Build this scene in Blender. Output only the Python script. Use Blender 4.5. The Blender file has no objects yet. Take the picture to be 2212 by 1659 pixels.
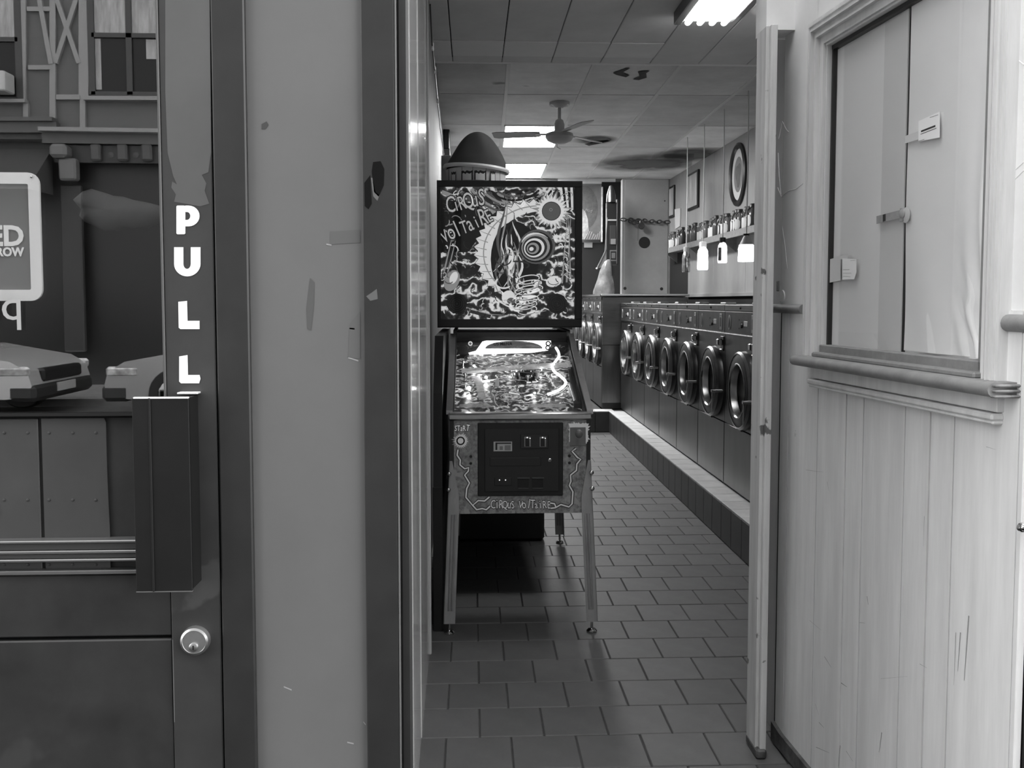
import bpy, bmesh, math, random
from mathutils import Matrix, Vector
random.seed(7)
sin, cos, pi = math.sin, math.cos, math.pi
SC = bpy.context.scene
COL = SC.collection

# ------------------------------------------------------------------ camera, sky, exposure
F, CX, CY, EYE = 2000.0, 1106.0, 769.3, 1.36          # focal length and principal point in photo pixels, lens height in m
TH = math.atan(119.3 / F)                              # slight downward tilt
PS = math.atan(86 / F * cos(TH))                       # slight turn to the right of the aisle
RT = Vector((cos(PS), -sin(PS), 0))
FW = Vector((sin(PS) * cos(TH), cos(PS) * cos(TH), -sin(TH)))
UP = RT.cross(FW)
cam = bpy.data.objects.new('camera', bpy.data.cameras.new('camera'))
COL.objects.link(cam)
mw = Matrix.Identity(4)
for i in range(3):
    mw[i][0], mw[i][1], mw[i][2] = RT[i], UP[i], -FW[i]
mw[2][3] = EYE
cam.matrix_world = mw
cam.data.sensor_width = 36
cam.data.lens = 36 * F / 2212
cam.data.shift_y = -(829.5 - CY) / 2212
cam.data.clip_start = 0.05
SC.camera = cam

SKY = 4.9
world = bpy.data.worlds.new('overcast sky')
SC.world = world
world.use_nodes = True
world.node_tree.nodes['Background'].inputs[0].default_value = (1, 1, 1, 1)
world.node_tree.nodes['Background'].inputs[1].default_value = SKY
TROFFER, TUBE, LAMP = 56.0, 24.0, 6.0                    # strengths of the lamps in the room
SC.view_settings.view_transform = 'Standard'
SC.view_settings.look = 'None'
SC.view_settings.gamma = 1
SC.view_settings.use_curve_mapping = False
SC.view_settings.exposure = 0.0

# ------------------------------------------------------------------ helpers
def ray(px, py):
    return FW + RT * ((px - CX) / F) + UP * ((CY - py) / F)
def at(px, py, Y):
    d = ray(px, py); t = Y / d.y
    return Vector((d.x * t, Y, EYE + d.z * t))
def atX(px, py, X):
    d = ray(px, py); t = X / d.x
    return Vector((X, d.y * t, EYE + d.z * t))
def atZ(px, py, Z):
    d = ray(px, py); t = (Z - EYE) / d.z
    return Vector((d.x * t, d.y * t, Z))

def wloc(o):
    p = Vector((0, 0, 0))
    while o:
        p += o.location; o = o.parent
    return p

class MB:
    def __init__(s):
        s.v = []; s.f = []; s.m = []
    def add(s, vs, fs, mi=0, xf=None):
        b = len(s.v)
        s.v += [tuple(xf @ Vector(v)) if xf else tuple(v) for v in vs]
        s.f += [tuple(i + b for i in f) for f in fs]
        s.m += [mi] * len(fs)
        return s
    def box(s, x0, x1, y0, y1, z0, z1, bev=0, mi=0, xf=None):
        if not bev:
            vs = [(x, y, z) for z in (z0, z1) for y in (y0, y1) for x in (x0, x1)]
            return s.add(vs, [(0, 1, 3, 2), (4, 5, 7, 6), (0, 1, 5, 4), (2, 3, 7, 6), (0, 2, 6, 4), (1, 3, 7, 5)], mi, xf)
        b = min(bev, (x1 - x0) * .49, (y1 - y0) * .49, (z1 - z0) * .49)
        vs = []; ix = {}
        for a in (0, 1):
            for c in (0, 1):
                for d in (0, 1):
                    p = ((x0, x1)[a], (y0, y1)[c], (z0, z1)[d])
                    sg = (1 - 2 * a, 1 - 2 * c, 1 - 2 * d)
                    for k in range(3):
                        q = [p[j] + (0 if j == k else sg[j] * b) for j in range(3)]
                        ix[a, c, d, k] = len(vs); vs.append(q)
        fs = []
        for k in range(3):
            o = [j for j in range(3) if j != k]
            for e in (0, 1):
                r = []
                for (i, j) in ((0, 0), (1, 0), (1, 1), (0, 1)):
                    t = [0, 0, 0]; t[k] = e; t[o[0]] = i; t[o[1]] = j
                    r.append(ix[t[0], t[1], t[2], k])
                fs.append(tuple(r))
            for (i, j) in ((0, 0), (1, 0), (1, 1), (0, 1)):
                r = []
                for e, kk in ((0, 0), (0, 1), (1, 1), (1, 0)):
                    t = [0, 0, 0]; t[k] = e; t[o[0]] = i; t[o[1]] = j
                    r.append(ix[t[0], t[1], t[2], o[kk]])
                fs.append(tuple(r))
        for a in (0, 1):
            for c in (0, 1):
                for d in (0, 1):
                    fs.append(tuple(ix[a, c, d, k] for k in range(3)))
        return s.add(vs, fs, mi, xf)
    def prism(s, poly, h0, h1, axis='y', mi=0, xf=None):
        n = len(poly)
        mp = {'y': lambda a, b, h: (a, h, b), 'x': lambda a, b, h: (h, a, b), 'z': lambda a, b, h: (a, b, h)}[axis]
        vs = [mp(a, b, h0) for a, b in poly] + [mp(a, b, h1) for a, b in poly]
        fs = [tuple(range(n)), tuple(range(2 * n - 1, n - 1, -1))] + [(i, (i + 1) % n, n + (i + 1) % n, n + i) for i in range(n)]
        return s.add(vs, fs, mi, xf)
    def tube(s, pts, r, n=8, mi=0, xf=None, flat=1.0, closed=False):
        pts = [Vector(p) for p in pts]; k = len(pts)
        rs = r if isinstance(r, (list, tuple)) else [r] * k
        vs = []; up = None
        for i in range(k):
            d = (pts[(i + 1) % k] - pts[i - 1]) if closed else (pts[min(i + 1, k - 1)] - pts[max(i - 1, 0)])
            d.normalize()
            if up is None:
                up = Vector((0, 0, 1)) if abs(d.z) < .9 else Vector((1, 0, 0))
            a = d.cross(up).normalized(); up = a.cross(d).normalized()
            for j in range(n):
                t = 2 * pi * j / n
                vs.append(pts[i] + a * (rs[i] * cos(t)) + up * (rs[i] * flat * sin(t)))
        fs = [(i * n + j, i * n + (j + 1) % n, (i + 1) % k * n + (j + 1) % n, (i + 1) % k * n + j)
              for i in range(k if closed else k - 1) for j in range(n)]
        if not closed:
            fs += [tuple(range(n)), tuple(range((k - 1) * n, k * n))]
        return s.add(vs, fs, mi, xf)
    def lathe(s, prof, n=24, axis='z', c=(0, 0, 0), mi=0, xf=None, sx=1.0, sy=1.0, cap=True):
        vs = []
        for r, h in prof:
            for j in range(n):
                t = 2 * pi * j / n; a = r * cos(t) * sx; b = r * sin(t) * sy
                p = {'z': (a, b, h), 'x': (h, a, b), 'y': (a, h, b)}[axis]
                vs.append((p[0] + c[0], p[1] + c[1], p[2] + c[2]))
        k = len(prof)
        fs = [(i * n + j, i * n + (j + 1) % n, (i + 1) * n + (j + 1) % n, (i + 1) * n + j) for i in range(k - 1) for j in range(n)]
        if cap and prof[0][0] > 1e-6: fs.append(tuple(range(n)))
        if cap and prof[-1][0] > 1e-6: fs.append(tuple(range((k - 1) * n, k * n)))
        return s.add(vs, fs, mi, xf)
    def ring(s, prof, n=32, axis='z', c=(0, 0, 0), mi=0, sx=1.0, sy=1.0):     # closed profile swept round
        k = len(prof); vs = []
        for r, h in prof:
            for j in range(n):
                t = 2 * pi * j / n; a = r * cos(t) * sx; b = r * sin(t) * sy
                p = {'z': (a, b, h), 'x': (h, a, b), 'y': (a, h, b)}[axis]
                vs.append((p[0] + c[0], p[1] + c[1], p[2] + c[2]))
        fs = [(i * n + j, i * n + (j + 1) % n, (i + 1) % k * n + (j + 1) % n, (i + 1) % k * n + j) for i in range(k) for j in range(n)]
        return s.add(vs, fs, mi)
    def ball(s, c, r, n=12, mi=0, sz=1.0):
        k = n // 2
        return s.lathe([(r * sin(pi * i / k), -r * sz * cos(pi * i / k)) for i in range(k + 1)], n, 'z', c, mi)
    def build(s, name, mats, parent=None, smooth=40, local=False, kind=None):
        me = bpy.data.meshes.new(name)
        off = Vector((0, 0, 0)) if local or parent is None else wloc(parent)
        me.from_pydata([(v[0] - off.x, v[1] - off.y, v[2] - off.z) for v in s.v], [], s.f)
        me.polygons.foreach_set('material_index', s.m)
        bm = bmesh.new(); bm.from_mesh(me)
        bmesh.ops.recalc_face_normals(bm, faces=bm.faces)
        bm.to_mesh(me); bm.free()
        if smooth:
            me.shade_smooth(); me.set_sharp_from_angle(angle=math.radians(smooth))
        for m in (mats if isinstance(mats, (list, tuple)) else [mats]):
            me.materials.append(m)
        o = bpy.data.objects.new(name, me); COL.objects.link(o)
        if parent: o.parent = parent
        if kind: o['kind'] = kind
        return o

def tag(o, label=None, cat=None, group=None, kind=None):
    for k, v in (('label', label), ('category', cat), ('group', group), ('kind', kind)):
        if v: o[k] = v
    return o
def thing(name, loc, label, cat, group=None):
    o = bpy.data.objects.new(name, None); COL.objects.link(o)
    o.location = loc; o.empty_display_size = .1
    return tag(o, label, cat, group)
def struct(name, loc=(0, 0, 0), label=None):
    o = bpy.data.objects.new(name, None); COL.objects.link(o)
    o.location = loc; o.empty_display_size = .1
    return tag(o, label, None, None, 'structure')
def kids(o): return [c for c in o.children]
def copy_tree(o, parent=None):
    c = o.copy(); COL.objects.link(c)
    if parent: c.parent = parent
    for ch in kids(o): copy_tree(ch, c)
    return c
ORD = ['first', 'second', 'third', 'fourth', 'fifth', 'sixth', 'seventh', 'eighth', 'ninth', 'tenth', 'eleventh', 'twelfth',
       'thirteenth', 'fourteenth', 'fifteenth', 'sixteenth', 'seventeenth', 'eighteenth', 'nineteenth', 'twentieth', 'twenty-first',
       'twenty-second', 'twenty-third', 'twenty-fourth', 'twenty-fifth', 'twenty-sixth', 'twenty-seventh', 'twenty-eighth']

MC = {}
def mat(name, c, rough=.6, metal=0.0, noise=None, bump=None, stretch=(1, 1, 1), emit=0.0, rnd=0.0, coat=0.0, spec=.5, spots=None):
    """grey procedural material; noise=(scale, amount), bump=(scale, strength), spots=(scale, threshold, grey) for stains"""
    if name in MC: return MC[name]
    m = bpy.data.materials.new(name); m.use_nodes = True
    nt = m.node_tree; N = nt.nodes; L = nt.links
    b = N['Principled BSDF']
    b.inputs['Base Color'].default_value = (c, c, c, 1)
    b.inputs['Roughness'].default_value = rough
    b.inputs['Metallic'].default_value = metal
    b.inputs['Specular IOR Level'].default_value = spec
    b.inputs['Coat Weight'].default_value = coat
    b.inputs['Coat Roughness'].default_value = .08
    tc = N.new('ShaderNodeTexCoord'); mp = N.new('ShaderNodeMapping')
    L.new(tc.outputs['Object'], mp.inputs[0]); mp.inputs['Scale'].default_value = stretch
    val = None
    if noise:
        n = N.new('ShaderNodeTexNoise'); n.inputs['Scale'].default_value = noise[0]; n.inputs['Detail'].default_value = 6
        n.inputs['Roughness'].default_value = .65
        L.new(mp.outputs[0], n.inputs['Vector'])
        r = N.new('ShaderNodeMapRange'); r.inputs['From Min'].default_value = .3; r.inputs['From Max'].default_value = .7
        r.inputs['To Min'].default_value = c * (1 - noise[1]); r.inputs['To Max'].default_value = c * (1 + noise[1])
        L.new(n.outputs['Fac'], r.inputs['Value']); val = r.outputs[0]
    if rnd:
        oi = N.new('ShaderNodeObjectInfo'); r = N.new('ShaderNodeMapRange')
        r.inputs['To Min'].default_value = 1 - rnd; r.inputs['To Max'].default_value = 1 + rnd
        L.new(oi.outputs['Random'], r.inputs['Value'])
        mu = N.new('ShaderNodeMath'); mu.operation = 'MULTIPLY'
        if val: L.new(val, mu.inputs[0])
        else: mu.inputs[0].default_value = c
        L.new(r.outputs[0], mu.inputs[1]); val = mu.outputs[0]
    if spots:
        n = N.new('ShaderNodeTexNoise'); n.inputs['Scale'].default_value = spots[0]; n.inputs['Detail'].default_value = 4
        L.new(tc.outputs['Object'], n.inputs['Vector'])
        r = N.new('ShaderNodeMapRange'); r.inputs['From Min'].default_value = spots[1]; r.inputs['From Max'].default_value = spots[1] + .03
        L.new(n.outputs['Fac'], r.inputs['Value'])
        mx = N.new('ShaderNodeMix'); mx.data_type = 'FLOAT'
        L.new(r.outputs[0], mx.inputs[0])
        if val: L.new(val, mx.inputs[2])
        else: mx.inputs[2].default_value = c
        mx.inputs[3].default_value = spots[2]; val = mx.outputs[0]
    if val:
        cc = N.new('ShaderNodeCombineColor')
        for i in range(3): L.new(val, cc.inputs[i])
        L.new(cc.outputs[0], b.inputs['Base Color'])
    if bump:
        n = N.new('ShaderNodeTexNoise'); n.inputs['Scale'].default_value = bump[0]; n.inputs['Detail'].default_value = 5
        L.new(mp.outputs[0], n.inputs['Vector'])
        bp = N.new('ShaderNodeBump'); bp.inputs['Strength'].default_value = bump[1]; bp.inputs['Distance'].default_value = .01
        L.new(n.outputs['Fac'], bp.inputs['Height']); L.new(bp.outputs[0], b.inputs['Normal'])
    if emit:
        b.inputs['Emission Color'].default_value = (1, 1, 1, 1)
        b.inputs['Emission Strength'].default_value = emit
    MC[name] = m
    return m
def glass(name, refl=None, tint=1.0, rough=0.0):
    m = bpy.data.materials.new(name); m.use_nodes = True
    nt = m.node_tree; N = nt.nodes; L = nt.links
    N.remove(N['Principled BSDF'])
    t = N.new('ShaderNodeBsdfTransparent'); t.inputs[0].default_value = (tint, tint, tint, 1)
    g = N.new('ShaderNodeBsdfGlossy'); g.inputs['Roughness'].default_value = rough
    x = N.new('ShaderNodeMixShader')
    if refl is None:
        fr = N.new('ShaderNodeFresnel'); ge = N.new('ShaderNodeNewGeometry'); io = N.new('ShaderNodeMix'); io.data_type = 'FLOAT'
        io.inputs[2].default_value = 1.5; io.inputs[3].default_value = 1 / 1.5      # same glass seen from either side
        L.new(ge.outputs['Backfacing'], io.inputs[0]); L.new(io.outputs[0], fr.inputs[0])
        L.new(fr.outputs[0], x.inputs[0])
    else:
        x.inputs[0].default_value = refl
    L.new(t.outputs[0], x.inputs[1]); L.new(g.outputs[0], x.inputs[2])
    L.new(x.outputs[0], N['Material Output'].inputs[0])
    return m
def text_mb(body, size, xf, depth=.0006, bold=0.0, align='LEFT', sx=1.0):
    cu = bpy.data.curves.new('lettering', 'FONT'); cu.body = body; cu.size = size; cu.extrude = depth; cu.offset = bold
    cu.align_x = align; cu.resolution_u = 3
    ob = bpy.data.objects.new('lettering', cu); COL.objects.link(ob)
    dg = bpy.context.evaluated_depsgraph_get(); dg.update()
    me = bpy.data.meshes.new_from_object(ob.evaluated_get(dg))
    mb = MB(); mb.add([xf @ Vector((v.co.x * sx, v.co.y, v.co.z)) for v in me.vertices], [tuple(p.vertices) for p in me.polygons])
    bpy.data.objects.remove(ob); bpy.data.curves.remove(cu); bpy.data.meshes.remove(me)
    return mb
def frontal(p, rot=0.0):           # text plane facing the street (-Y), origin at p
    return Matrix.Translation(p) @ Matrix.Rotation(rot, 4, 'Y') @ Matrix.Rotation(pi / 2, 4, 'X')
def rib(mb, pts, w, Y, mi=0):      # flat painted stroke on a plane facing the street; pts and widths in photo pixels
    P = [at(a, b, Y) for a, b in pts]; k = len(P); s = Y / F
    ws = w if isinstance(w, (list, tuple)) else [w] * k
    vs = []
    for i in range(k):
        d = P[min(i + 1, k - 1)] - P[max(i - 1, 0)]
        nrm = Vector((-d.z, 0, d.x)).normalized() * (ws[i] * s / 2)
        vs += [P[i] + nrm, P[i] - nrm]
    mb.add(vs, [(2 * i, 2 * i + 1, 2 * i + 3, 2 * i + 2) for i in range(k - 1)], mi)
def poly(mb, pts, Y, mi=0):
    mb.add([at(a, b, Y) for a, b in pts], [tuple(range(len(pts)))], mi)
def arc(cx, cy, rx, ry, a0, a1, n=14, rot=0):
    o = []
    for i in range(n + 1):
        t = math.radians(a0 + (a1 - a0) * i / n); x, y = rx * cos(t), ry * sin(t)
        r = math.radians(rot)
        o.append((cx + x * cos(r) - y * sin(r), cy + x * sin(r) + y * cos(r)))
    return o

# ------------------------------------------------------------------ materials
M_paint_grey = mat('grey wall paint', .115, .5, noise=(5, .06))
M_paint_dark = mat('dark trim paint', .020, .4, noise=(14, .2))
M_paint_dark2 = mat('dark door paint', .024, .48, noise=(9, .35), spots=(6, .62, .036), spec=.3)
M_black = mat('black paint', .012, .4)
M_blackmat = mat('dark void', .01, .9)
M_white_vinyl = mat('white vinyl letters', .92, .5)
M_chrome = mat('polished steel', .62, .16, 1.0, noise=(40, .08))
M_steel = mat('brushed stainless', .34, .32, 1.0, noise=(30, .12), stretch=(1, 1, .06), bump=(160, .02))
M_steel_dark = mat('dark stainless', .2, .3, 1.0, noise=(20, .15), stretch=(1, 1, .1))
M_tile = mat('quarry tile', .082, .62, noise=(9, .14), rnd=.10, bump=(70, .05))
M_grout = mat('dark grout', .04, .9, noise=(30, .3))
M_tile_dark = mat('dark plinth tile', .05, .45, noise=(9, .2), rnd=.15)
M_ceil = mat('ceiling tile', .74, .9, noise=(2.2, .16), rnd=.2, bump=(120, .1), spots=(1.1, .68, .3))
M_ceil_front = mat('ceiling board', .84, .85, noise=(5, .05), rnd=.04, bump=(150, .05))
M_ceil_light = mat('pale ceiling board', .95, .85, noise=(5, .05))
M_tbar = mat('ceiling grid', .7, .6)
M_soot = mat('water stain', .06, .9, noise=(8, .5))
M_gloss_wood = mat('glossy varnished board', .5, .11, noise=(6, .3), stretch=(3, 3, .25), bump=(9, .03), rnd=.18)
M_wall_left = mat('varnished wall sheet', .16, .6, noise=(4, .2), stretch=(2, 2, .3), bump=(6, .1))
M_panel = mat('pale wall panel', .30, .6, noise=(4, .12), stretch=(1, 1, .4))
M_plank = mat('worn painted plank', .8, .5, noise=(9, .11), stretch=(2.2, 2.2, .2), bump=(14, .10), rnd=.05, spots=(13, .75, .4))
M_plaster = mat('creased plaster sheet', .84, .6, noise=(3.2, .08), bump=(3.5, .5))
M_casing = mat('pale window moulding', .7, .5, noise=(14, .12), stretch=(2, 2, .2), bump=(20, .1))
M_rail = mat('dull painted rail', .24, .55, noise=(20, .2), bump=(25, .2))
M_sheet = mat('white covering sheet', .9, .55, noise=(2.2, .05), bump=(2.6, .35))
M_sheet_grey = mat('greyer covering strip', .74, .55, noise=(3, .05))
M_paper = mat('white paper', .85, .7)
M_tape = mat('grey tape', .3, .5, noise=(30, .2))
M_ink = mat('black ink', .03, .6)
M_post = mat('door post', .62, .55, noise=(12, .2), stretch=(2, 2, .2), spots=(16, .66, .15))
M_cord = mat('pale cord', .6, .6)
M_bulb = mat('lit lamp', .9, .5, emit=LAMP)
M_trof = mat('lit diffuser', .9, .6, emit=TROFFER)
M_tube = mat('lit fluorescent tube', .9, .5, emit=TUBE)
G_door = glass('tinted shop glass', .13, .9)
G_clear = glass('clear glass')

def swirl_print(name, scale, dist, emit, cols):
    m = bpy.data.materials.new(name); m.use_nodes = True
    N, L = m.node_tree.nodes, m.node_tree.links; b = N['Principled BSDF']
    tc = N.new('ShaderNodeTexCoord'); w = N.new('ShaderNodeTexWave'); w.wave_type = 'RINGS'; w.rings_direction = 'Y'
    w.inputs['Scale'].default_value = scale; w.inputs['Distortion'].default_value = dist; w.inputs['Detail'].default_value = 3; w.inputs['Detail Scale'].default_value = 2.2
    r = N.new('ShaderNodeValToRGB')
    for e, (p, c) in zip([r.color_ramp.elements[0], r.color_ramp.elements[1], r.color_ramp.elements.new(.5), r.color_ramp.elements.new(.72)], cols):
        e.position = p; e.color = (c, c, c, 1)
    L.new(tc.outputs['Object'], w.inputs['Vector']); L.new(w.outputs['Fac'], r.inputs[0])
    L.new(r.outputs[0], b.inputs['Base Color']); L.new(r.outputs[0], b.inputs['Emission Color']); b.inputs['Emission Strength'].default_value = emit
    b.inputs['Roughness'].default_value = .4
    return m

# ------------------------------------------------------------------ floor
XL, XP = -.172, 1.42
fl = struct('floor')
MB().box(-3, 3.2, -2.0, 13, -.08, -.004).build('grout_bed', M_grout, fl, 0)
far = MB()
cache = {}
row = 0
y = 3.023 - .2045 * 4
while y < 13:
    x0 = (-.085 if row % 2 == 0 else .02) - .2025 * 9
    while x0 < 2.7:
        a, b = max(x0 + .002, -.33), min(x0 + .2005, XP + .01 if y < 9.45 else 1.34)
        if b - a > .012:
            y0, y1 = y + .002, min(y + .2025, 13)
            if y < 7.35 and a < b:
                if b > -.19:
                    key = (round(b - a, 4),)
                    dz = random.uniform(-.0006, .0006)
                    if key not in cache:
                        cache[key] = MB().box(0, b - a, 0, y1 - y0, -.008, 0, .0025).build('tile', M_tile, fl, 0, local=True)
                        o = cache[key]
                    else:
                        o = bpy.data.objects.new('tile', cache[key].data); COL.objects.link(o); o.parent = fl
                    o.location = (a, y0, dz)
            else:
                far.box(a, b, y0, y1, -.008, 0)
        x0 += .2025
    y += .2045; row += 1
far.build('far_tiles', M_tile, fl, 0, kind='stuff')

# plinth under the machines, faced with dark tiles
pl = struct('trim_1', (1.42, 5, 0), 'raised plinth under the machines, faced with dark tiles')
MB().box(XP, 2.66, 2.9, 9.48, 0, .212).box(.9, 2.66, 9.48, 12.6, 0, .212).build('plinth_core', M_grout, pl, 0)
M_ptop = mat('plinth top', .55, .5, noise=(7, .15), rnd=.06)
yy = 2.95
while yy < 9.4:
    w = .2
    MB().box(XP - .008, XP, yy + .002, min(yy + w - .002, 9.47), .004, .212, .002).build('tile', M_tile_dark, pl, 0)
    MB().box(XP - .008, 1.60, yy + .002, min(yy + w - .002, 9.47), .212, .222, .002).build('tile', M_ptop, pl, 0)
    yy += w
for k in range(3):
    MB().box(.9 + k * .2 - .03, .9 + k * .2 + .166, 9.472, 9.48, .004, .212, .002).build('tile', M_tile_dark, pl, 0)
    MB().box(.9 + k * .2 - .03, .9 + k * .2 + .166, 9.472, 9.66, .212, .222, .002).build('tile', M_ptop, pl, 0)

# ------------------------------------------------------------------ ceiling
ce = struct('ceiling', (0, 0, 3))
MB().box(-.6, 2.9, 6.2, 13, 3.03, 3.12).box(-.6, 2.9, 2.75, 6.22, 2.96, 3.12).build('ceiling_deck', M_blackmat, ce, 0)
MB().box(-.35, 2.67, 6.2, 6.23, 2.925, 3.012, .004).build('step_fascia', M_ceil_light, ce, 0)
ROT = Matrix.Translation((0, 6.5, 0)) @ Matrix.Rotation(-.0145, 4, 'Z') @ Matrix.Translation((0, -6.5, 0))
xs = [-.353, .257, .848, 1.458, 2.07, 2.70]
ys = [6.24, 7.47, 8.75, 9.97, 11.15, 12.42, 13.0]
LIGHTS = {(1, 2), (1, 4)}
for i in range(5):
    for j in range(6):
        if (i, j) in LIGHTS: continue
        sag = MB()
        x0, x1, y0, y1 = xs[i] + .008, xs[i + 1] - .008, ys[j] + .008, ys[j + 1] - .008
        n = 4; g = random.uniform(.0, .006)
        vs = []
        for b in range(n + 1):
            for a in range(n + 1):
                u, w = a / n, b / n
                vs.append((x0 + (x1 - x0) * u, y0 + (y1 - y0) * w, 3.0 - g * 16 * u * (1 - u) * w * (1 - w)))
        sag.add(vs, [(b * (n + 1) + a, b * (n + 1) + a + 1, (b + 1) * (n + 1) + a + 1, (b + 1) * (n + 1) + a) for a in range(n) for b in range(n)], xf=ROT)
        sag.box(x0, x1, y0, y1, 3.001, 3.02, xf=ROT)
        sag.build('ceiling_tile', M_ceil, ce)
for x in xs[1:5]:
    MB().box(x - .014, x + .014, 6.23, 13, 2.994, 3.004, .001, xf=ROT).build('grid_bar', M_tbar, ce, 0)
for yb in ys[1:5]:
    MB().box(-.35, 2.7, yb - .008, yb + .008, 2.996, 3.004, .001, xf=ROT).build('grid_bar', M_tbar, ce, 0)
# front part: long boards
fx = [-.45, -.124, .2, .525, .85, 1.18, 1.505, 1.83, 2.155, 2.48, 2.8]
for i in range(len(fx) - 1):
    a, b = fx[i] + .003, fx[i + 1] - .003
    short = fx[i + 1] < 1.2
    for (y0, y1) in ((3.2, 4.45), (4.456, 5.70 if short else 6.2)):
        MB().box(a, b, y0, y1, 2.93, 2.95, .003).build('ceiling_board', M_ceil_front, ce, 0)
    if short:
        MB().box(a, b, 5.712, 6.04, 2.926, 2.95, .003).build('ceiling_board', M_ceil_light, ce, 0)
        MB().box(a, b, 6.05, 6.2, 2.93, 2.95, .003).build('ceiling_board', M_ceil_front, ce, 0)
# torn and stained patches of the old tiles
def soft_stain():
    m = bpy.data.materials.new('soft water stain'); m.use_nodes = True
    N, L = m.node_tree.nodes, m.node_tree.links; b = N['Principled BSDF']
    b.inputs['Base Color'].default_value = (.11, .11, .11, 1); b.inputs['Roughness'].default_value = .9
    tc = N.new('ShaderNodeTexCoord'); mp = N.new('ShaderNodeMapping'); g = N.new('ShaderNodeTexGradient'); g.gradient_type = 'SPHERICAL'
    mp.inputs['Location'].default_value = (-1, -1, 0); mp.inputs['Scale'].default_value = (2, 2, 0)
    n = N.new('ShaderNodeTexNoise'); n.inputs['Scale'].default_value = 3.5; n.inputs['Detail'].default_value = 5
    a = N.new('ShaderNodeMath'); a.operation = 'MULTIPLY'; c = N.new('ShaderNodeMath'); c.operation = 'MULTIPLY'; c.inputs[1].default_value = 3.2; c.use_clamp = True
    L.new(tc.outputs['Generated'], mp.inputs[0]); L.new(mp.outputs[0], g.inputs[0]); L.new(tc.outputs['Object'], n.inputs['Vector'])
    L.new(g.outputs['Fac'], a.inputs[0]); L.new(n.outputs['Fac'], a.inputs[1]); L.new(a.outputs[0], c.inputs[0]); L.new(c.outputs[0], b.inputs['Alpha'])
    return m
M_soft = soft_stain()
def patch(pts, name='stain_patch', m=M_soot):
    P = [atZ(a, b, 2.9925) for a, b in pts]
    MB().add(P, [tuple(range(len(P)))]).build(name, m, ce, 0)
patch([(1324, 158), (1352, 148), (1362, 147), (1344, 157), (1360, 163), (1352, 167), (1332, 162)])
patch([(1378, 155), (1404, 153), (1396, 158), (1397, 168), (1380, 173), (1367, 172), (1382, 165)])
patch([(1290, 332), (1500, 332), (1490, 372), (1270, 372)], m=M_soft)
patch([(1420, 322), (1560, 318), (1540, 352), (1400, 352)], m=M_soft)
patch([(1240, 292), (1340, 292), (1330, 312), (1230, 312)], m=M_soft)
patch([(1262, 311), (1285, 305), (1312, 302), (1318, 305), (1292, 311), (1272, 315)])

# ------------------------------------------------------------------ walls of the laundry
wl = struct('wall_left', (-.16, 2.1, 0))
pxs = [(-.150, 2.05), (-.1545, 2.34), (-.157, 2.56), (-.161, 2.82), (-.165, 3.12), (-.1675, 3.5)]
for k in range(5):
    (xa, ya), (xb, yb) = pxs[k], pxs[k + 1]
    d = (0, .0015, -.0008, .0012, 0)[k]
    vs = [(xa + d, ya + .0015, 0), (xb + d, yb - .0015, 0), (xb - .05, yb - .0015, 0), (xa - .05, ya + .0015, 0)]
    MB().add([(x, y_, z) for z in (0, 3.0) for x, y_, _ in vs], [(0, 1, 2, 3), (4, 5, 6, 7), (0, 1, 5, 4), (1, 2, 6, 5), (2, 3, 7, 6), (3, 0, 4, 7)]).build('board', M_gloss_wood, wl, 0)
MB().prism([(-.2, 3.5), (-.33, 12.6), (-.45, 12.6), (-.45, 3.5)], 0, 3.1, 'z').build('wall_sheet', M_wall_left, wl, 0)
MB().box(-.172, -.160, 3.5, 3.515, 0, 2.96, .003).build('edge_bead', mat('pale bead', .5, .3), wl, 0)
# tiny chip where the board edge is broken
MB().ball((-.150, 2.055, 1.158), .012, 10, sz=1.6).build('chipped_edge', M_gloss_wood, wl)

wr = struct('wall_right', (2.67, 8, 0))
MB().box(2.70, 2.80, 2.7, 12.6, 0, 3.1).build('wall_core', M_blackmat, wr, 0)
for k, (a, b) in enumerate(((4.0, 5.2), (5.2, 6.4), (6.4, 7.35), (7.35, 8.57), (8.57, 8.98), (8.98, 10.2), (10.2, 11.4), (11.4, 12.6))):
    MB().box(2.67, 2.70, a + .003, b - .003, 1.44 if b < 12 else 1.99, 3.0, .003).build('panel', M_panel, wr, 0)
MB().box(2.64, 2.70, 6.0, 11.4, 1.405, 1.445, .004).build('panel_ledge', mat('ledge', .3, .5), wr, 0)
MB().box(2.68, 2.70, 2.8, 12.6, .2, 1.405).box(2.68, 2.70, 11.4, 12.6, 1.405, 1.985).build('cladding_and_shade', M_blackmat, wr, 0)  # dark bulkhead; the far black box paints the shadow below the shelf

wb = struct('wall_back', (1, 12.5, 0))
MB().box(-.5, 2.8, 12.5, 12.7, 0, 3.1).build('back_sheet', mat('back wall paint', .22, .7, noise=(3, .2)), wb, 0)
MB().box(1.15, 1.93, 12.485, 12.5, 2.93, 3.0, .004).build('cornice_strip', M_ceil_light, wb, 0)

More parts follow.
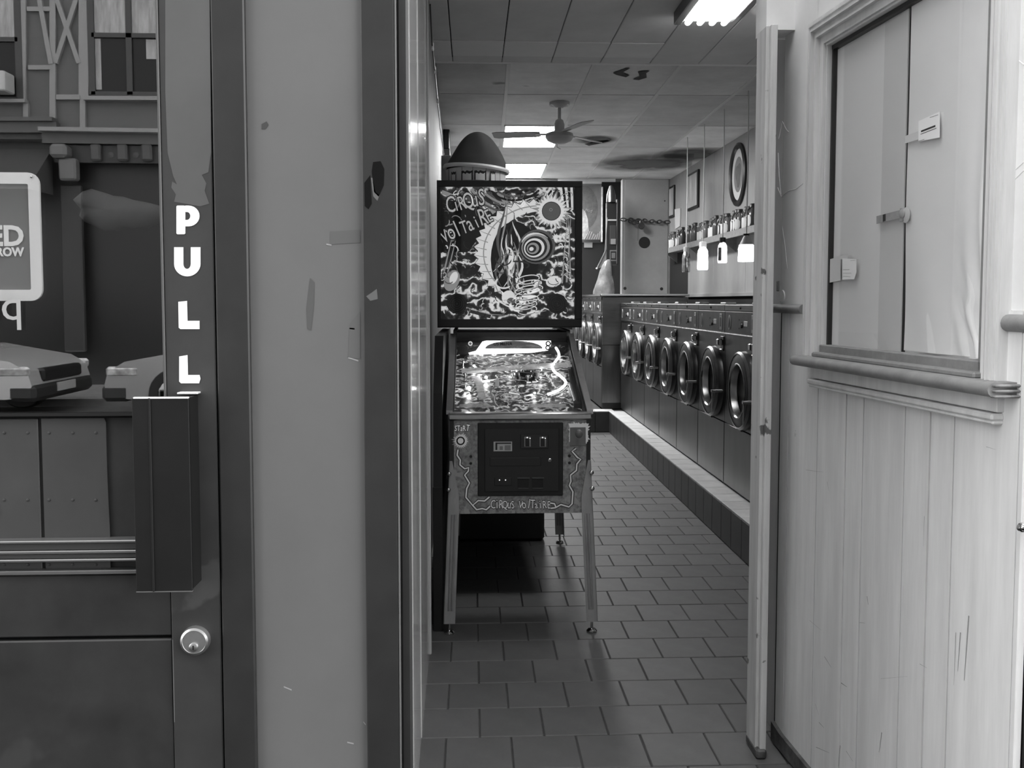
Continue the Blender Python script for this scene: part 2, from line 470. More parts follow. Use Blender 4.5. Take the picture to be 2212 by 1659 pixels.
# ------------------------------------------------------------------ the shop front to the left: panel, trims, door
YF = 1.3
wf = struct('wall_front', (-.23, YF, 0))
MB().box(-.310, -.150, YF + .006, YF + .10, 0, 3.4, .001).build('grey_panel', M_paint_grey, wf, 0)
MB().box(-4, 4.5, 2.86, 3.1, 3.1, 6.5).build('upper_wall', mat('upper front', .2, .7, noise=(3, .2)), wf, 0)
MB().box(-4, -1.6, YF, YF + .3, 0, 3.4).build('pier', mat('upper front'  , .2), wf, 0)
MB().box(1.06, 4.5, YF + .3, YF + .5, 0, 3.4).build('pier', mat('upper front', .2), wf, 0)
def facade_mark(pts, m, parent, Y, name='scuff_mark'):
    mb = MB(); poly(mb, pts, Y); return mb.build(name, m, parent, 0)
M_scuff = mat('scuffed paint', .075, .5)
M_chipd = mat('bare dark chip', .006, .9, spec=.1)
M_chipl = mat('pale chip', .28, .6)
YP = YF + .0055
facade_mark([(670, 600), (679, 610), (678, 660), (672, 714), (664, 710), (662, 668), (667, 625)], M_scuff, wf, YP)
facade_mark([(713, 500), (778, 496), (778, 524), (713, 528)], mat('tape ghost', .092, .5), wf, YP)
facade_mark([(565, 268), (576, 262), (580, 270), (573, 279), (565, 279)], mat('dark smudge', .045, .5), wf, YP)
facade_mark([(755, 700), (778, 672), (778, 775), (752, 772)], mat('rubbed paint', .10, .5), wf, YP)
for (a, b, c, d) in ((754, 708, 766, 711), (752, 771, 774, 780), (613, 1482, 630, 1491), (750, 1602, 764, 1607), (705, 526, 716, 530), (785, 1558, 790, 1566)):
    facade_mark([(a, b), (c, d - 2), (c, d + 1), (a, b + 3)], M_chipl, wf, YP)

t2 = struct('trim_2', (-.33, YF, 0))
MB().box(-.3535, -.3085, YF - .004, YF + .1, 0, 3.4, .002).build('jamb_strip', M_paint_dark, t2, 0)
t3 = struct('trim_3', (-.13, YF, 0))
MB().box(-.1515, -.1055, YF - .004, YF + .016, 0, 3.4, .0015).build('jamb_strip', M_paint_dark, t3, 0)
MB().box(-.1053, -.1030, YF - .004, YF + .016, 0, 3.4, .0006).build('edge_line', mat('worn edge', .11, .4), t3, 0)
MB().box(-.1028, -.0875, YF + .003, YF + .016, 0, 3.4, .003).build('inner_jamb', M_paint_dark, t3, 0)
MB().box(-.21, -.152, YF + .02, 2.048, 0, 3.4).build('return_side', M_blackmat, t3, 0)
YT = YF - .0044
facade_mark([(806, 350), (822, 348), (830, 365), (829, 400), (818, 425), (808, 415), (803, 370)], M_chipd, t3, YT)
facade_mark([(787, 395), (800, 378), (803, 440), (796, 452), (788, 445)], M_chipd, t3, YT)
facade_mark([(801, 384), (805, 384), (811, 415), (820, 422), (815, 434), (806, 424)], mat('grey chip', .09, .6), t3, YT)
facade_mark([(791, 640), (803, 632), (814, 624), (816, 646), (800, 650)], mat('grey chip', .2), t3, YT)

dr = struct('door_1', (-.42, YF, 0))
MB().box(-.4245, -.3562, YF - .001, YF + .045, 0, 3.4, .0015).build('stile', [mat('door stile paint', .032, .42, noise=(7, .25), spots=(9, .63, .05))], dr, 0)
# newer paint on the upper part of the stile
mb = MB(); poly(mb, [(357, -80), (452, -80), (455, 195), (456, 330), (450, 372), (436, 378), (446, 396), (442, 412), (452, 440), (432, 446), (400, 440), (376, 436), (380, 420), (370, 405), (372, 392), (382, 398), (374, 380), (362, 330), (357, 200)], YF - .0014)
mb.build('paint_patch', mat('newer grey paint', .08, .42, noise=(5, .1)), dr, 0)
MB().box(-.4275, -.4242, YF - .003, YF + .04, 1.2, 3.4, .001).build('glazing_bead', mat('worn bead', .07, .4), dr, 0)
zg = at(0, 893, YF).z
MB().box(-1.6, -.4246, YF + .008, YF + .014, zg, 3.4).build('glass', G_door, dr, 0)
za, zb_, zc, zd, ze = [at(200, v, YF).z for v in (862, 903, 1165, 1242, 1380)]
MB().box(-1.6, -.4246, YF - .002, YF + .03, zb_, zg - .001, .003).build('glazing_rail', mat('dull dark rail', .008, .9, spec=.1), dr, 0)
M_plate = mat('dull sheet metal', .036, .45, .0, noise=(6, .2), spots=(9, .68, .025))
xa_, xb_, xc_ = at(78, 1000, YF).x, at(86, 1000, YF).x, at(226, 1000, YF).x
MB().box(-1.6, -.4246, YF + .012, YF + .03, zd - .03, zb_).build('lower_backing', M_paint_dark2, dr, 0)
MB().box(-1.2, xa_, YF + .008, YF + .0115, at(0, 1238, YF).z, at(0, 906, YF).z, .001).build('metal_plate', M_plate, dr, 0)
MB().prism([(xb_, at(0, 906, YF).z), (at(220, 906, YF).x, at(0, 906, YF).z), (xc_, at(0, 915, YF).z), (xc_, at(0, 1020, YF).z), (at(229, 1080, YF).x, at(0, 1080, YF).z), (at(233, 1160, YF).x, at(0, 1160, YF).z), (at(234, 1238, YF).x, at(0, 1238, YF).z), (xb_, at(0, 1238, YF).z)], YF + .008, YF + .0115).build('metal_plate', M_plate, dr, 0)
for ry in (935, 1080, 1220):
    for rx in (9, 60, 106, 157, 207):
        p = at(rx, ry, YF + .008)
        MB().lathe([(.0022, 0), (.002, -.0008), (.0008, -.0012)], 10, 'y', p).build('rivet', mat('dark rivet', .03, .5), dr)
for (y0, y1, pr, c) in ((1166, 1172, .010, 0), (1172, 1188, .006, 1), (1188, 1195, .009, 0), (1195, 1206, .006, 1), (1206, 1212, .010, 0), (1212, 1222, .001, 2), (1233, 1242, .004, 0)):
    if c == 2: continue
    MB().box(-1.6, at(298, 1200, YF).x + .01, YF - pr, YF + .012, at(0, y1, YF).z, at(0, y0, YF).z, .001).build('kick_rail', mat('aluminium strip', .15, .35, .6) if c == 0 else mat('aluminium web', .06, .4, .5), dr, 0)
MB().box(-1.6, -.4246, YF + .002, YF + .03, ze + .002, zd, .002).build('bottom_board', M_paint_dark2, dr, 0)
MB().box(-1.6, -.4246, YF + .002, YF + .03, .12, ze - .0025, .002).build('bottom_board', M_paint_dark2, dr, 0)
for pts in ([(372, 1382), (374, 1382), (378, 1560), (376, 1560)],):
    facade_mark(pts, mat('worn edge', .22), dr, YF - .0012)
# pull handle: a folded sheet metal grip
hx0, hx1, hz0, hz1 = at(290, 1000, YF - .04).x, at(412, 1000, YF - .04).x, at(350, 1276, YF - .04).z, at(350, 859, YF - .04).z
h = MB().box(hx0, hx1, YF - .044, YF - .040, hz0, hz1, .0008)
h.box(hx1 - .004, hx1, YF - .042, YF - .001, hz0 + .002, hz1, .0005)
h.box(hx0 + .022, hx0 + .025, YF - .046, YF - .043, hz0, hz1, .001)
hd = h.build('pull_handle', mat('dark handle', .008, .5, noise=(9, .3), spec=.25), dr, 0)
MB().box(hx0 + .002, hx1, YF - .0448, YF - .0392, hz1 - .0012, hz1 + .0012, .0005).box(hx1 - .024, hx1 + .004, YF - .016, YF - .001, hz1 + .002, hz1 + .0045, .0005).build('worn_edge', mat('bare bright metal', .8, .3, .3), hd, 0)
MB().box(hx0, hx1, YF - .0446, YF - .0394, hz0 - .0006, hz0 + .0006).build('worn_edge', mat('worn edge', .22), hd, 0)
# lock cylinder
lc = at(424, 1381, YF)
lk = MB().lathe([(.0205, -.001), (.0205, -.005), (.0195, -.010), (.0165, -.0115), (.016, -.0105), (.0, -.0105)], 32, 'y', lc).build('lock_cylinder', mat('satin nickel', .55, .28, .9, noise=(60, .08)), dr)
pg = (lc.x - .0005, lc.y, lc.z - .007)
MB().lathe([(.0065, -.009), (.0062, -.013), (.0052, -.0136), (0, -.0132)], 20, 'y', pg).build('lock_plug', mat('satin nickel', .55), lk)
MB().box(pg[0] - .0009, pg[0] + .0009, pg[1] - .0142, pg[1] - .012, pg[2] - .003, pg[2] + .003).build('keyhole', M_black, lk, 0)
# PULL letters
def rrect(x0, y0, x1, y1, r=5, n=4):
    o = []
    for cx_, cy_, a in ((x1 - r, y0 + r, -90), (x1 - r, y1 - r, 0), (x0 + r, y1 - r, 90), (x0 + r, y0 + r, 180)):
        o += [(cx_ + r * cos(math.radians(a + 90 * i / n)), cy_ + r * sin(math.radians(a + 90 * i / n))) for i in range(n + 1)]
    return o
YLt = YF - .0019
def letter(polys):
    mb = MB()
    for p in polys:
        P = [at(a, b, YLt) for a, b in p]
        mb.prism([(q.x, q.z) for q in P], YLt, YLt + .0004)
    mb.build('letter', M_white_vinyl, dr, 0)
o_ = [(400, 444)] + arc(407, 466.5, 24, 22.5, -90, 90, 12) + [(400, 489)]
i_ = [(400, 458)] + arc(404, 466.5, 7, 8.5, -90, 90, 12) + [(400, 475)]
letter([rrect(381, 444, 400.2, 506, 3)] + [[o_[k], o_[k + 1], i_[k + 1], i_[k]] for k in range(len(o_) - 1)])
letter([[(376, 534), (396, 534), (396, 570)] + arc(404, 570, 8, 11, 180, 0, 8) + [(412, 570), (412, 534), (433, 534), (433, 570)] + arc(404.5, 570, 28.5, 27, 0, 180, 16)])
letter([[(385, 652), (404, 650), (405, 693), (431, 693), (431, 711), (390, 711), (386, 708)]])
letter([[(387, 770), (405, 767), (406, 810), (431, 810), (433, 818), (430, 828), (391, 828), (387, 824)]])

# dark shop behind the door glass
ws = struct('wall_shop', (-1, 2.5, 0))
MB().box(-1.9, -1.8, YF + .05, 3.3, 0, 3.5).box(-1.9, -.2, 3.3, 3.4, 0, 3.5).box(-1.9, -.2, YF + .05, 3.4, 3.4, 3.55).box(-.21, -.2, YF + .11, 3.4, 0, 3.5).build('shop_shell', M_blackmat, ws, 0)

# CLOSED sign behind the glass
sg = thing('hanging_sign', at(0, 520, YF + .03), 'rounded white framed closed sign hanging behind the dark door glass', 'sign')
YS = YF + .022
def sgn(px, py, o=0): return at(px, py, YS + o)
a, b = sgn(-330, 371), sgn(95, 650)
i0, i1 = sgn(-300, 396), sgn(70, 626)
def rr(p, q, r, n=5):
    x0, x1, z0, z1 = p.x, q.x, q.z, p.z
    o = []
    for cx_, cz_, an in ((x1 - r, z1 - r, 0), (x0 + r, z1 - r, 90), (x0 + r, z0 + r, 180), (x1 - r, z0 + r, 270)):
        o += [(cx_ + r * cos(math.radians(an + 90 * i / n)), cz_ + r * sin(math.radians(an + 90 * i / n))) for i in range(n + 1)]
    return o
ou, inn = rr(a, b, .016), rr(i0, i1, .002)
n = len(ou); mb = MB()
vs = [(x, YS, z) for x, z in ou] + [(x, YS - .004, z) for x, z in ou] + [(x, YS - .004, z) for x, z in inn] + [(x, YS, z) for x, z in inn]
mb.add(vs, [(k * n + i, k * n + (i + 1) % n, (k + 1) % 4 * n + (i + 1) % n, (k + 1) % 4 * n + i) for i in range(n) for k in range(4)])
mb.build('sign_frame', mat('white sign frame', .8, .5, noise=(9, .06), emit=.0), sg, 50)
MB().box(i0.x - .003, i1.x + .003, YS - .001, YS + .003, i1.z - .003, i0.z + .003).build('sign_board', mat('grey sign board', .17, .6), sg, 0)
xf = frontal(sgn(54, 530)); xf.translation.y = YS - .0022
text_mb('CLOSED', .0385, xf, .0004, .0013, 'RIGHT').build('sign_lettering', mat('white print', .85), sg, 0)
for (x_, y_) in ((20, 529), (20, 491), (-10, 529), (-10, 491)):
    u_, v_ = sgn(x_ - 2, y_ + 2), sgn(x_ + 8, y_ - 2); MB().box(u_.x, v_.x, YS - .0028, YS - .0016, u_.z, v_.z).build('sign_lettering', mat('white print', .85), sg, 0)
xf = frontal(sgn(53, 553)); xf.translation.y = YS - .0022
text_mb('TOMORROW', .0165, xf, .0004, .0006, 'RIGHT', .92).build('sign_lettering', mat('white print', .85), sg, 0)
q = sgn(71, 383)
MB().ball((q.x, YS - .0045, q.z), .0022, 10).build('screw_head', M_chrome, sg)
mb = text_mb('lq', .062, frontal(sgn(-8, 690)), .0003, 0)  # mirrored lettering of a reflection, modelled as pale letters on the glass
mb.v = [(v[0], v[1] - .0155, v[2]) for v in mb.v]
mb.build('reflected_lettering', mat('reflected letter grey', .32, .6), dr, 0)
# pale irregular blob, modelled as a solid behind the glass
cl = thing('pale_blob', at(255, 455, 1.75), 'pale irregular blob in the dark behind the door glass', 'blob')
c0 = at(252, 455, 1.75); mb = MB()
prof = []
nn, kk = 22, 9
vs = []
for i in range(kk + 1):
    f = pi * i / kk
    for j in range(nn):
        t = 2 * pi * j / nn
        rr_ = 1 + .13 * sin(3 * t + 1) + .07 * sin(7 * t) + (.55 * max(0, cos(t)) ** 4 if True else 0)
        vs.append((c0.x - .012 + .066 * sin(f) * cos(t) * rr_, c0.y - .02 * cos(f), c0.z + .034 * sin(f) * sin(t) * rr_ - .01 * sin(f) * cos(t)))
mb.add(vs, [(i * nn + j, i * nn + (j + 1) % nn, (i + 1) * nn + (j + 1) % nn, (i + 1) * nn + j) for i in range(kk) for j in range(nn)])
mb.build('blob_body', mat('pale blob grey', .11, .8, noise=(12, .2)), cl, 80)

# ------------------------------------------------------------------ splayed entrance wall on the right
P0 = Vector((.93, 2.75, 0))
dv = ray(870, 650); dv = Vector((dv.x, dv.y, 0)).normalized()
TV = -dv; YV = Vector((-TV.y, TV.x, 0))           # TV runs towards the street, YV into the wall
WR = math.atan2(TV.y, TV.x)
NV = -YV
def onW(px, py, off=0.0):
    d = ray(px, py); p = P0 + NV * off
    t = (p - Vector((0, 0, EYE))).dot(NV) / d.dot(NV)
    q = Vector((0, 0, EYE)) + d * t
    return ((q - P0).dot(TV), q.z)
def wstruct(name, label=None):
    o = struct(name, P0, label); o.rotation_euler = (0, 0, WR); return o
we = wstruct('wall_entrance')
S_END = onW(2210, 1100)[0]
ZR = onW(1700, 664)[1]
MB().box(-.02, S_END - .004, .033, .09, 0, 3.4).build('wall_core', M_paint_dark, we, 0, True)
WS0, WS1, WZ = onW(1760, 400, .02)[0], onW(2150, 500, .02)[0], onW(1785, 744, 0)[1] - .05
MB().box(-.02, S_END - .004, .0065, .033, 0, WZ).box(-.02, WS0, .0065, .033, WZ, ZR).box(WS1, S_END - .004, .0065, .033, WZ, ZR).build('wall_backing', M_blackmat, we, 0, True)
seams = [-.0] + [onW(p, 1250)[0] for p in (1697, 1760, 1821, 1858, 1947.6, 2001.6, 2053, 2193)] + [S_END]
for k in range(len(seams) - 1):
    a_, b_ = seams[k] + .0024, seams[k + 1] - .0024
    mb = MB(); d_ = -.0005 * (k % 3)
    lo, hi = max(a_, WS0), min(b_, WS1)
    if hi <= lo: pts = [(a_, .01), (b_, .01), (b_, ZR), (a_, ZR)]
    else:
        pts = [(a_, .01), (b_, .01)] + ([(b_, ZR), (hi, ZR)] if b_ > hi + .001 else []) + [(hi, WZ), (lo, WZ)] + ([(lo, ZR), (a_, ZR)] if a_ < lo - .001 else [])
    mb.prism(pts, d_, .006, 'y')
    mb.build('plank', M_plank, we, 0, True)
scr = MB()
for (a, b, c, d, w) in ((1874, 1288, 1877, 1306, 4), (1858, 1345, 1870, 1346, 1.5), (1782, 1418, 1797, 1442, 2.5), (1818, 1475, 1831, 1484, 3), (1904, 1466, 1962, 1461, .8), (1988, 1434, 2004, 1443, 1.2), (1762, 1520, 1770, 1545, 1.5),
                        (1770, 1560, 1781, 1572, 2.5), (1764, 1614, 1792, 1626, 2), (1816, 1610, 1812, 1655, 3.5), (1829, 1622, 1844, 1645, 2), (1906, 1582, 1900, 1625, 4), (2066, 1366, 2062, 1480, 1.6), (2076, 1366, 2070, 1450, 3),
                        (2094, 1330, 2084, 1470, 4), (2092, 1344, 2096, 1330, 1), (1742, 1015, 1780, 1020, 1), (1788, 1040, 1792, 1060, 1.5), (2132, 965, 2152, 971, 1), (1998, 1115, 1996, 1180, 1.5), (1750, 1340, 1776, 1362, 1)):
    p, q = Vector(onW(a, b)), Vector(onW(c, d)); nn_ = Vector((-(q - p).y, (q - p).x)).normalized() * w * .0004
    scr.add([(v.x, -.0016, v.y) for v in (p + nn_, q + nn_ * .4, q - nn_ * .4, p - nn_)], [(0, 1, 2, 3)])
scr.build('scratch_marks', mat('scratched plank', .34, .7, noise=(40, .3)), we, 0, True, kind='stuff')
# plaster above the rail, left and right of the window
def wbox(s0, s1, y0, y1, z0, z1, name, m, par, bev=.002):
    return MB().box(s0, s1, y0, y1, z0, z1, bev).build(name, m, par, 0, True)
S0 = onW(1740, 400, .02)[0]; S1 = onW(1773, 400, .008)[0]; S2 = onW(2124, 560, .008)[0]; S3 = onW(2164, 500, .02)[0]
ZT = onW(1744, 55, .02)[1]; ZTi = onW(1779, 104, .01)[1]; ZB = onW(1785, 744, 0)[1]
wbox(-.02, S0 + .01, .004, .033, ZR, 3.4, 'plaster_sheet', M_plaster, we)
wbox(S3 - .01, S_END + .04, .004, .033, ZR, 3.4, 'plaster_sheet', M_plaster, we)
wbox(S0, S3, .004, .033, ZT - .02, 3.4, 'plaster_sheet', M_plaster, we)
# raised crinkles of the plaster paper
for pts in ([(1682, 300), (1690, 262), (1699, 280), (1704, 285)], [(1680, 405), (1688, 425), (1704, 412), (1720, 408), (1735, 396)], [(1681, 330), (1683, 380), (1687, 420)], [(1690, 490), (1696, 530), (1701, 580)],
            [(2176, 110), (2190, 122), (2212, 140)], [(2172, 395), (2190, 370), (2212, 350)], [(2172, 402), (2195, 385), (2212, 368)]):
    P = [onW(a, b, -.004) for a, b in pts]
    MB().tube([(s, .004, z) for s, z in P], .0012, 5).build('plaster_crease', M_plaster, we, 60, True)
q = onW(1681, 618, -.003); MB().box(q[0] - .012, q[0] + .006, .001, .006, q[1] - .016, q[1] + .016, .004).build('broken_patch', mat('bare backing', .2, .8, noise=(20, .4)), we, 0, True)
q2 = onW(1690, 640, -.003); MB().lathe([(.02, .002), (.018, -.003), (0, -.004)], 14, 'y', (q2[0], .004, q2[1])).build('plaster_blister', M_plaster, we, 60, True)
# half round chair rail, two lengths
cr1 = wstruct('trim_4')
def half_rail(s0, s1, z, r, par):
    k = 9
    pf = [(-r * 1.05 * sin(pi * i / (k - 1)), z + r * cos(pi * i / (k - 1))) for i in range(k)]
    MB().prism(pf, s0, s1, 'x').build('half_round_rail', M_rail, par, 60, True)
zr2 = onW(2190, 698)[1]
half_rail(onW(1668, 668)[0], onW(1736, 668)[0], ZR - .004, .0135, cr1)
half_rail(onW(2163, 698)[0], S_END + .04, zr2, .0165, cr1)
# end strip of the wall
wbox(S_END - .014, S_END + .001, -.003, .012, .01, zr2 - .016, 'end_batten', M_plank, we)

wi = wstruct('window_1', 'moulded window in the entrance wall, covered inside with white sheets')
W0 = S1 - S0; W1 = S3 - S2
zst = ZB - .034
def casing(bands, w):
    out = []
    for side in ('left', 'top', 'right'):
        mb = MB()
        for (u0, u1, d) in bands:
            v0, v1 = u0 * W1, u1 * W1; u0 *= w; u1 *= w
            zb = zst
            if side == 'left': pts = [(S0 + u0, zb), (S0 + u1, zb), (S0 + u1, ZT - u1), (S0 + u0, ZT - u0)]
            elif side == 'right': pts = [(S3 - v0, zb), (S3 - v1, zb), (S3 - v1, ZT - u1), (S3 - v0, ZT - u0)]
            else: pts = [(S0 + u0, ZT - u0), (S3 - v0, ZT - u0), (S3 - v1, ZT - u1), (S0 + u1, ZT - u1)]
            mb.prism(pts, -d, .02, 'y')
        mb.build('casing', M_casing, wi, 0, True)
casing([(0, .14, .020), (.14, .2, .026), (.2, .36, .022), (.36, .42, .027), (.42, .62, .016), (.62, .7, .020), (.7, 1.0, .008)], W0)
# stop bead and dark recess
SI0, SI1, ZI1 = S1 + .0005, S2, ZT - W0
wbox(SI0, SI0 + .004, .0, .03, ZB - .02, ZI1, 'stop_bead', M_casing, wi, .001)
wbox(SI0, SI1, -.002, .03, ZI1 - .006, ZI1, 'stop_bead', M_casing, wi, .001)
wbox(SI1 - .014, SI1 + .002, -.004, .03, ZB - .02, ZI1, 'stop_bead', M_rail, wi, .001)
wbox(SI0 + .004, SI0 + .012, .014, .03, ZB - .02, ZI1 - .006, 'sash_edge', M_paint_dark, wi, .001)
wbox(SI0 + .006, SI1 - .01, .012, .03, ZI1 - .018, ZI1 - .006, 'sash_edge', M_paint_dark, wi, .001)
MB().box(SI0 + .010, SI1 - .004, .020, .0215, ZB - .01, ZI1 - .01).build('pane', G_clear, wi, 0, True)
MB().box(SI0 + .01, SI1, .0295, .031, ZB - .02, ZI1).build('backing_board', M_sheet, wi, 0, True)
# sheets behind the pane: two wide ones, a greyer strip and the dark slit
sA, sB, sC = onW(1903, 400, -.025)[0], onW(1953, 400, -.025)[0], onW(1960, 400, -.025)[0]
wbox(SI0 + .011, sA, .0265, .0295, ZB - .004, ZI1 - .012, 'covering_sheet', M_sheet, wi, .0005)
wbox(sA + .0006, sB, .0255, .0290, ZB - .004, ZI1 - .004, 'covering_strip', M_sheet_grey, wi, .0005)
wbox(sB, sC, .0285, .0294, ZB - .004, ZI1 - .004, 'slit', M_blackmat, wi, 0)
# hanging cloth with folds on the near side
nx, nz = 60, 70; vs = []
for j in range(nz + 1):
    for i in range(nx + 1):
        u, v = i / nx, j / nz
        s_ = sC + (SI1 - .013 - sC) * u; z_ = ZB + .002 + (ZI1 - .01 - ZB) * v
        fold = .0035 * sin(11 * u + 6 * v * (1 - u) - 2.6 * (1 - v)) * max(0, 1 - v * 1.25)
        w_ = max(0, min(1, (u - .55 - .32 * max(0, v - .15)) * 4))
        fold += .0042 * w_ * sin(30 * u + 12 * v + 2.4 * sin(6 * v)) * max(0, min(1, 1.5 - 1.4 * v))
        if u > .5 and v < .26: fold += .0042 * sin(29 * u + 17 * v) * sin(39 * v + 9 * u) * min(1, (u - .5) * 5) * min(1, (.26 - v) * 8)
        vs.append((s_, .0245 - fold, z_))
mb = MB(); mb.add(vs, [(j * (nx + 1) + i, j * (nx + 1) + i + 1, (j + 1) * (nx + 1) + i + 1, (j + 1) * (nx + 1) + i) for i in range(nx) for j in range(nz)])
mb.build('hanging_cloth', M_sheet, wi, 180, True)
# bottom rail, stool and apron
wbox(SI0, SI1, -.004, .03, ZB - .03, ZB - .002, 'bottom_rail', M_rail, wi, .002)
wbox(SI0 - .006, SI1 + .004, -.024, .0, zst - .002, ZB - .022, 'bottom_rail', M_rail, wi, .004)
sL, sR = onW(1712, 775, .05)[0], onW(2168, 835, .03)[0]
M_stool = mat('weathered sill paint', .24, .55, noise=(20, .2), bump=(25, .2))
prof_ = [(.01, zst), (-.045, zst)] + [(-.045 - .014 * sin(pi * i / 6), zst - .014 + .014 * cos(pi * i / 6)) for i in range(1, 6)] + [(-.045, zst - .028), (.01, zst - .028)]
MB().prism(prof_, sL, sR - .004, 'x').build('stool', M_stool, wi, 60, True)
e_ = MB()
for k in range(3):
    zz = zst - .003 - k * .010
    e_.box(sR - .012, sR + .006, -.05, .002, zz - .0055, zz, .002)
e_.build('stool_end', mat('weathered end grain', .22, .8, noise=(40, .5)), wi, 0, True)
aL, aR = onW(1746, 820, .02)[0], onW(2148, 900, .02)[0]
za2 = zst - .028
wbox(aL, aR, -.016, .002, onW(2148, 912, .02)[1] + .018, za2 + .004, 'apron', M_casing, wi)
zA = onW(2148, 917, .02)[1] - .002
wbox(aL, aR, -.026, .002, zA + .008, zA + .022, 'apron_mould', M_casing, wi, .004)
wbox(aL + .004, aR - .002, -.022, .002, zA, zA + .009, 'apron_mould', M_casing, wi, .003)
# notes and tape on the sheets
def wthing(name, px, py, label, cat):
    o = thing(name, P0, label, cat); s, z = onW(px, py, -.02)
    o.location = P0 + TV * s - NV * .02 + Vector((0, 0, z)); o.rotation_euler = (0, 0, WR)
    return o, (lambda a, b: (onW(a, b, -.02)[0] - s, onW(a, b, -.02)[1] - z))
def note(name, quad, label, cat, lines, tape=None):
    cxx = sum(p[0] for p in quad) / 4; cyy = sum(p[1] for p in quad) / 4
    o, f = wthing(name, cxx, cyy, label, cat)
    P = [f(*p) for p in quad]
    MB().prism(P, -.0035, -.003, 'y').build('paper', M_paper, o, 0, True)
    if lines:
        for (a, b, c, d, w) in lines:
            mb = MB()
            p, q = Vector(f(a, b)), Vector(f(c, d)); nn_ = Vector((-(q - p).y, (q - p).x)).normalized() * w * .0005
            mb.prism([p + nn_, q + nn_, q - nn_, p - nn_], -.0038, -.0036, 'y')
            mb.build('printed_line', M_ink, o, 0, True)
    if tape:
        MB().prism([f(*p) for p in tape], -.0033, -.0028, 'y').build('tape', mat('pale tape', .6, .5), o, 0, True)
note('paper_card', [(1987, 262), (2033, 241), (2033, 297), (1987, 306)], 'white printed card taped upper right on the covered window', 'note',
     [(1993, 284, 2024, 272, 4), (1992, 290, 2026, 277, 1.2), (2012, 254, 2030, 248, .8), (1988, 305, 2000, 301, .8)], [(1958, 294), (1990, 282), (1990, 300), (1958, 310)])
note('paper_note', [(1822, 558), (1852, 560), (1853, 588), (1848, 603), (1822, 604)], 'small lined paper note stuck low on the left covering sheet', 'note',
     [(1840, 563, 1850, 562, .5), (1824, 583, 1838, 582, .6), (1824, 590, 1842, 590, .5), (1824, 597, 1840, 598, .5), (1821, 560, 1821, 603, 1.4)], [(1788, 562), (1834, 549), (1834, 562), (1818, 560), (1818, 606), (1788, 612)])
o, f = wthing('tape_latch', 1930, 465, 'grey taped strap with round catch bridging the dark slit', 'latch')
MB().prism([f(1897, 467), (f(1955, 452)), f(1955, 469), f(1897, 484)], -.0045, -.0035, 'y').build('strap', M_tape, o, 0, True)
MB().prism([f(1911, 464), f(1917, 462), f(1917, 477), f(1911, 479)], -.0049, -.0046, 'y').build('strap_mark', M_ink, o, 0, True)
c_ = f(1953, 462)
MB().lathe([(.011, -.0035), (.011, -.006), (.008, -.0075), (0, -.0075)], 18, 'y', (c_[0], 0, c_[1])).box(c_[0] - .009, c_[0] + .005, -.006, -.0035, c_[1] - .018, c_[1] + .014, .001).build('catch', M_tape, o, 40, True)
MB().lathe([(.018, -.0033), (.017, -.0036), (0, -.0036)], 20, 'y', (c_[0] + .013, 0, c_[1] - .004)).build('smear', mat('rubbed spot', .55, .5), o, 40, True)

# door post at the inner end of that wall, dark outer post at the street end
t5 = struct('trim_5', (.88, 2.68, 0))
zp = at(1670, 55, 2.66).z
xq = [at(p, 900, 2.64).x for p in (1647, 1655, 1668)]
MB().box(xq[0], xq[1], 2.66, 2.75, 0, zp, .002).box(xq[1] - .001, xq[2], 2.645, 2.75, 0, zp, .002).build('door_post', M_post, t5, 0)
MB().box(xq[2] + .001, xq[2] + .012, 2.70, 2.78, 0, zp, 0).build('rebate', M_black, t5, 0)
MB().box(xq[0] + .012, .96, 2.70, 2.80, zp, 2.6, 0).build('post_head', M_plaster, t5, 0)
MB().box(xq[0] - .002, xq[2] + .001, 2.638, 2.75, 0, .03, .006).build('worn_foot', mat('scuffed foot', .08, .7, noise=(40, .6)), t5, 0)
bs = wstruct('baseboard_right')
MB().prism([(.0, .005), (.0, .065), (.06, .055), (.4, .045), (.4, .005)], -.012, .0, 'y').build('board', mat('scuffed base', .09, .7, noise=(25, .6)), bs, 0, True)
# partition between the entrance and the machines, lintel and soffit
wp = struct('wall_inner', (1.5, 2.75, 0))
MB().box(.95, 2.8, 2.80, 2.9, 0, 3.1).box(-.3, 2.8, 2.75, 2.85, 2.36, 3.6).build('partition', M_panel, wp, 0)
p_ = P0 + TV * S_END
od = struct('door_2', (p_.x + .03, p_.y, 0))
xo = at(2207, 1140, 1.62).x
MB().box(p_.x + .014, p_.x + .12, p_.y - .004, p_.y + .1, 0, zr2 - .018, .003).build('outer_post', M_black, od, 0)
kq = at(2209, 1140, p_.y - .012)
MB().ball((kq.x, kq.y, kq.z), .006, 12).lathe([(.009, .004), (.008, -.001), (.004, -.002)], 14, 'y', kq).build('knob', M_chrome, od)

# ------------------------------------------------------------------ pinball machine
YC, YB, YE = 3.77, 4.59, 5.10          # front of cabinet, front of backbox, rear
pb = thing('pinball_machine', (.195, 4.4, 0), 'pinball machine with lit backglass standing on four steel legs in the aisle', 'pinball machine')
M_cab = mat('speckled cabinet print', .3, .45, noise=(55, .55), spots=(16, .62, .42))
M_cab_side = mat('dark cabinet side', .03, .45)
cx0, cx1 = -.094, .486
side = [(YC, .485), (YC, .88), (3.80, .895), (4.56, 1.185), (4.60, 1.215), (YE, 1.215), (YE, .60), (4.0, .485)]
cab = MB()
cab.prism(side, cx0, cx0 + .018, 'x', 1); cab.prism(side, cx1 - .018, cx1, 'x', 1)
cab.box(cx0 + .018, cx1 - .018, YC, YC + .018, .485, .88, 0, 0)
cab.box(cx0 + .018, cx1 - .018, 4.57, YE, .6, 1.205, 0, 1)
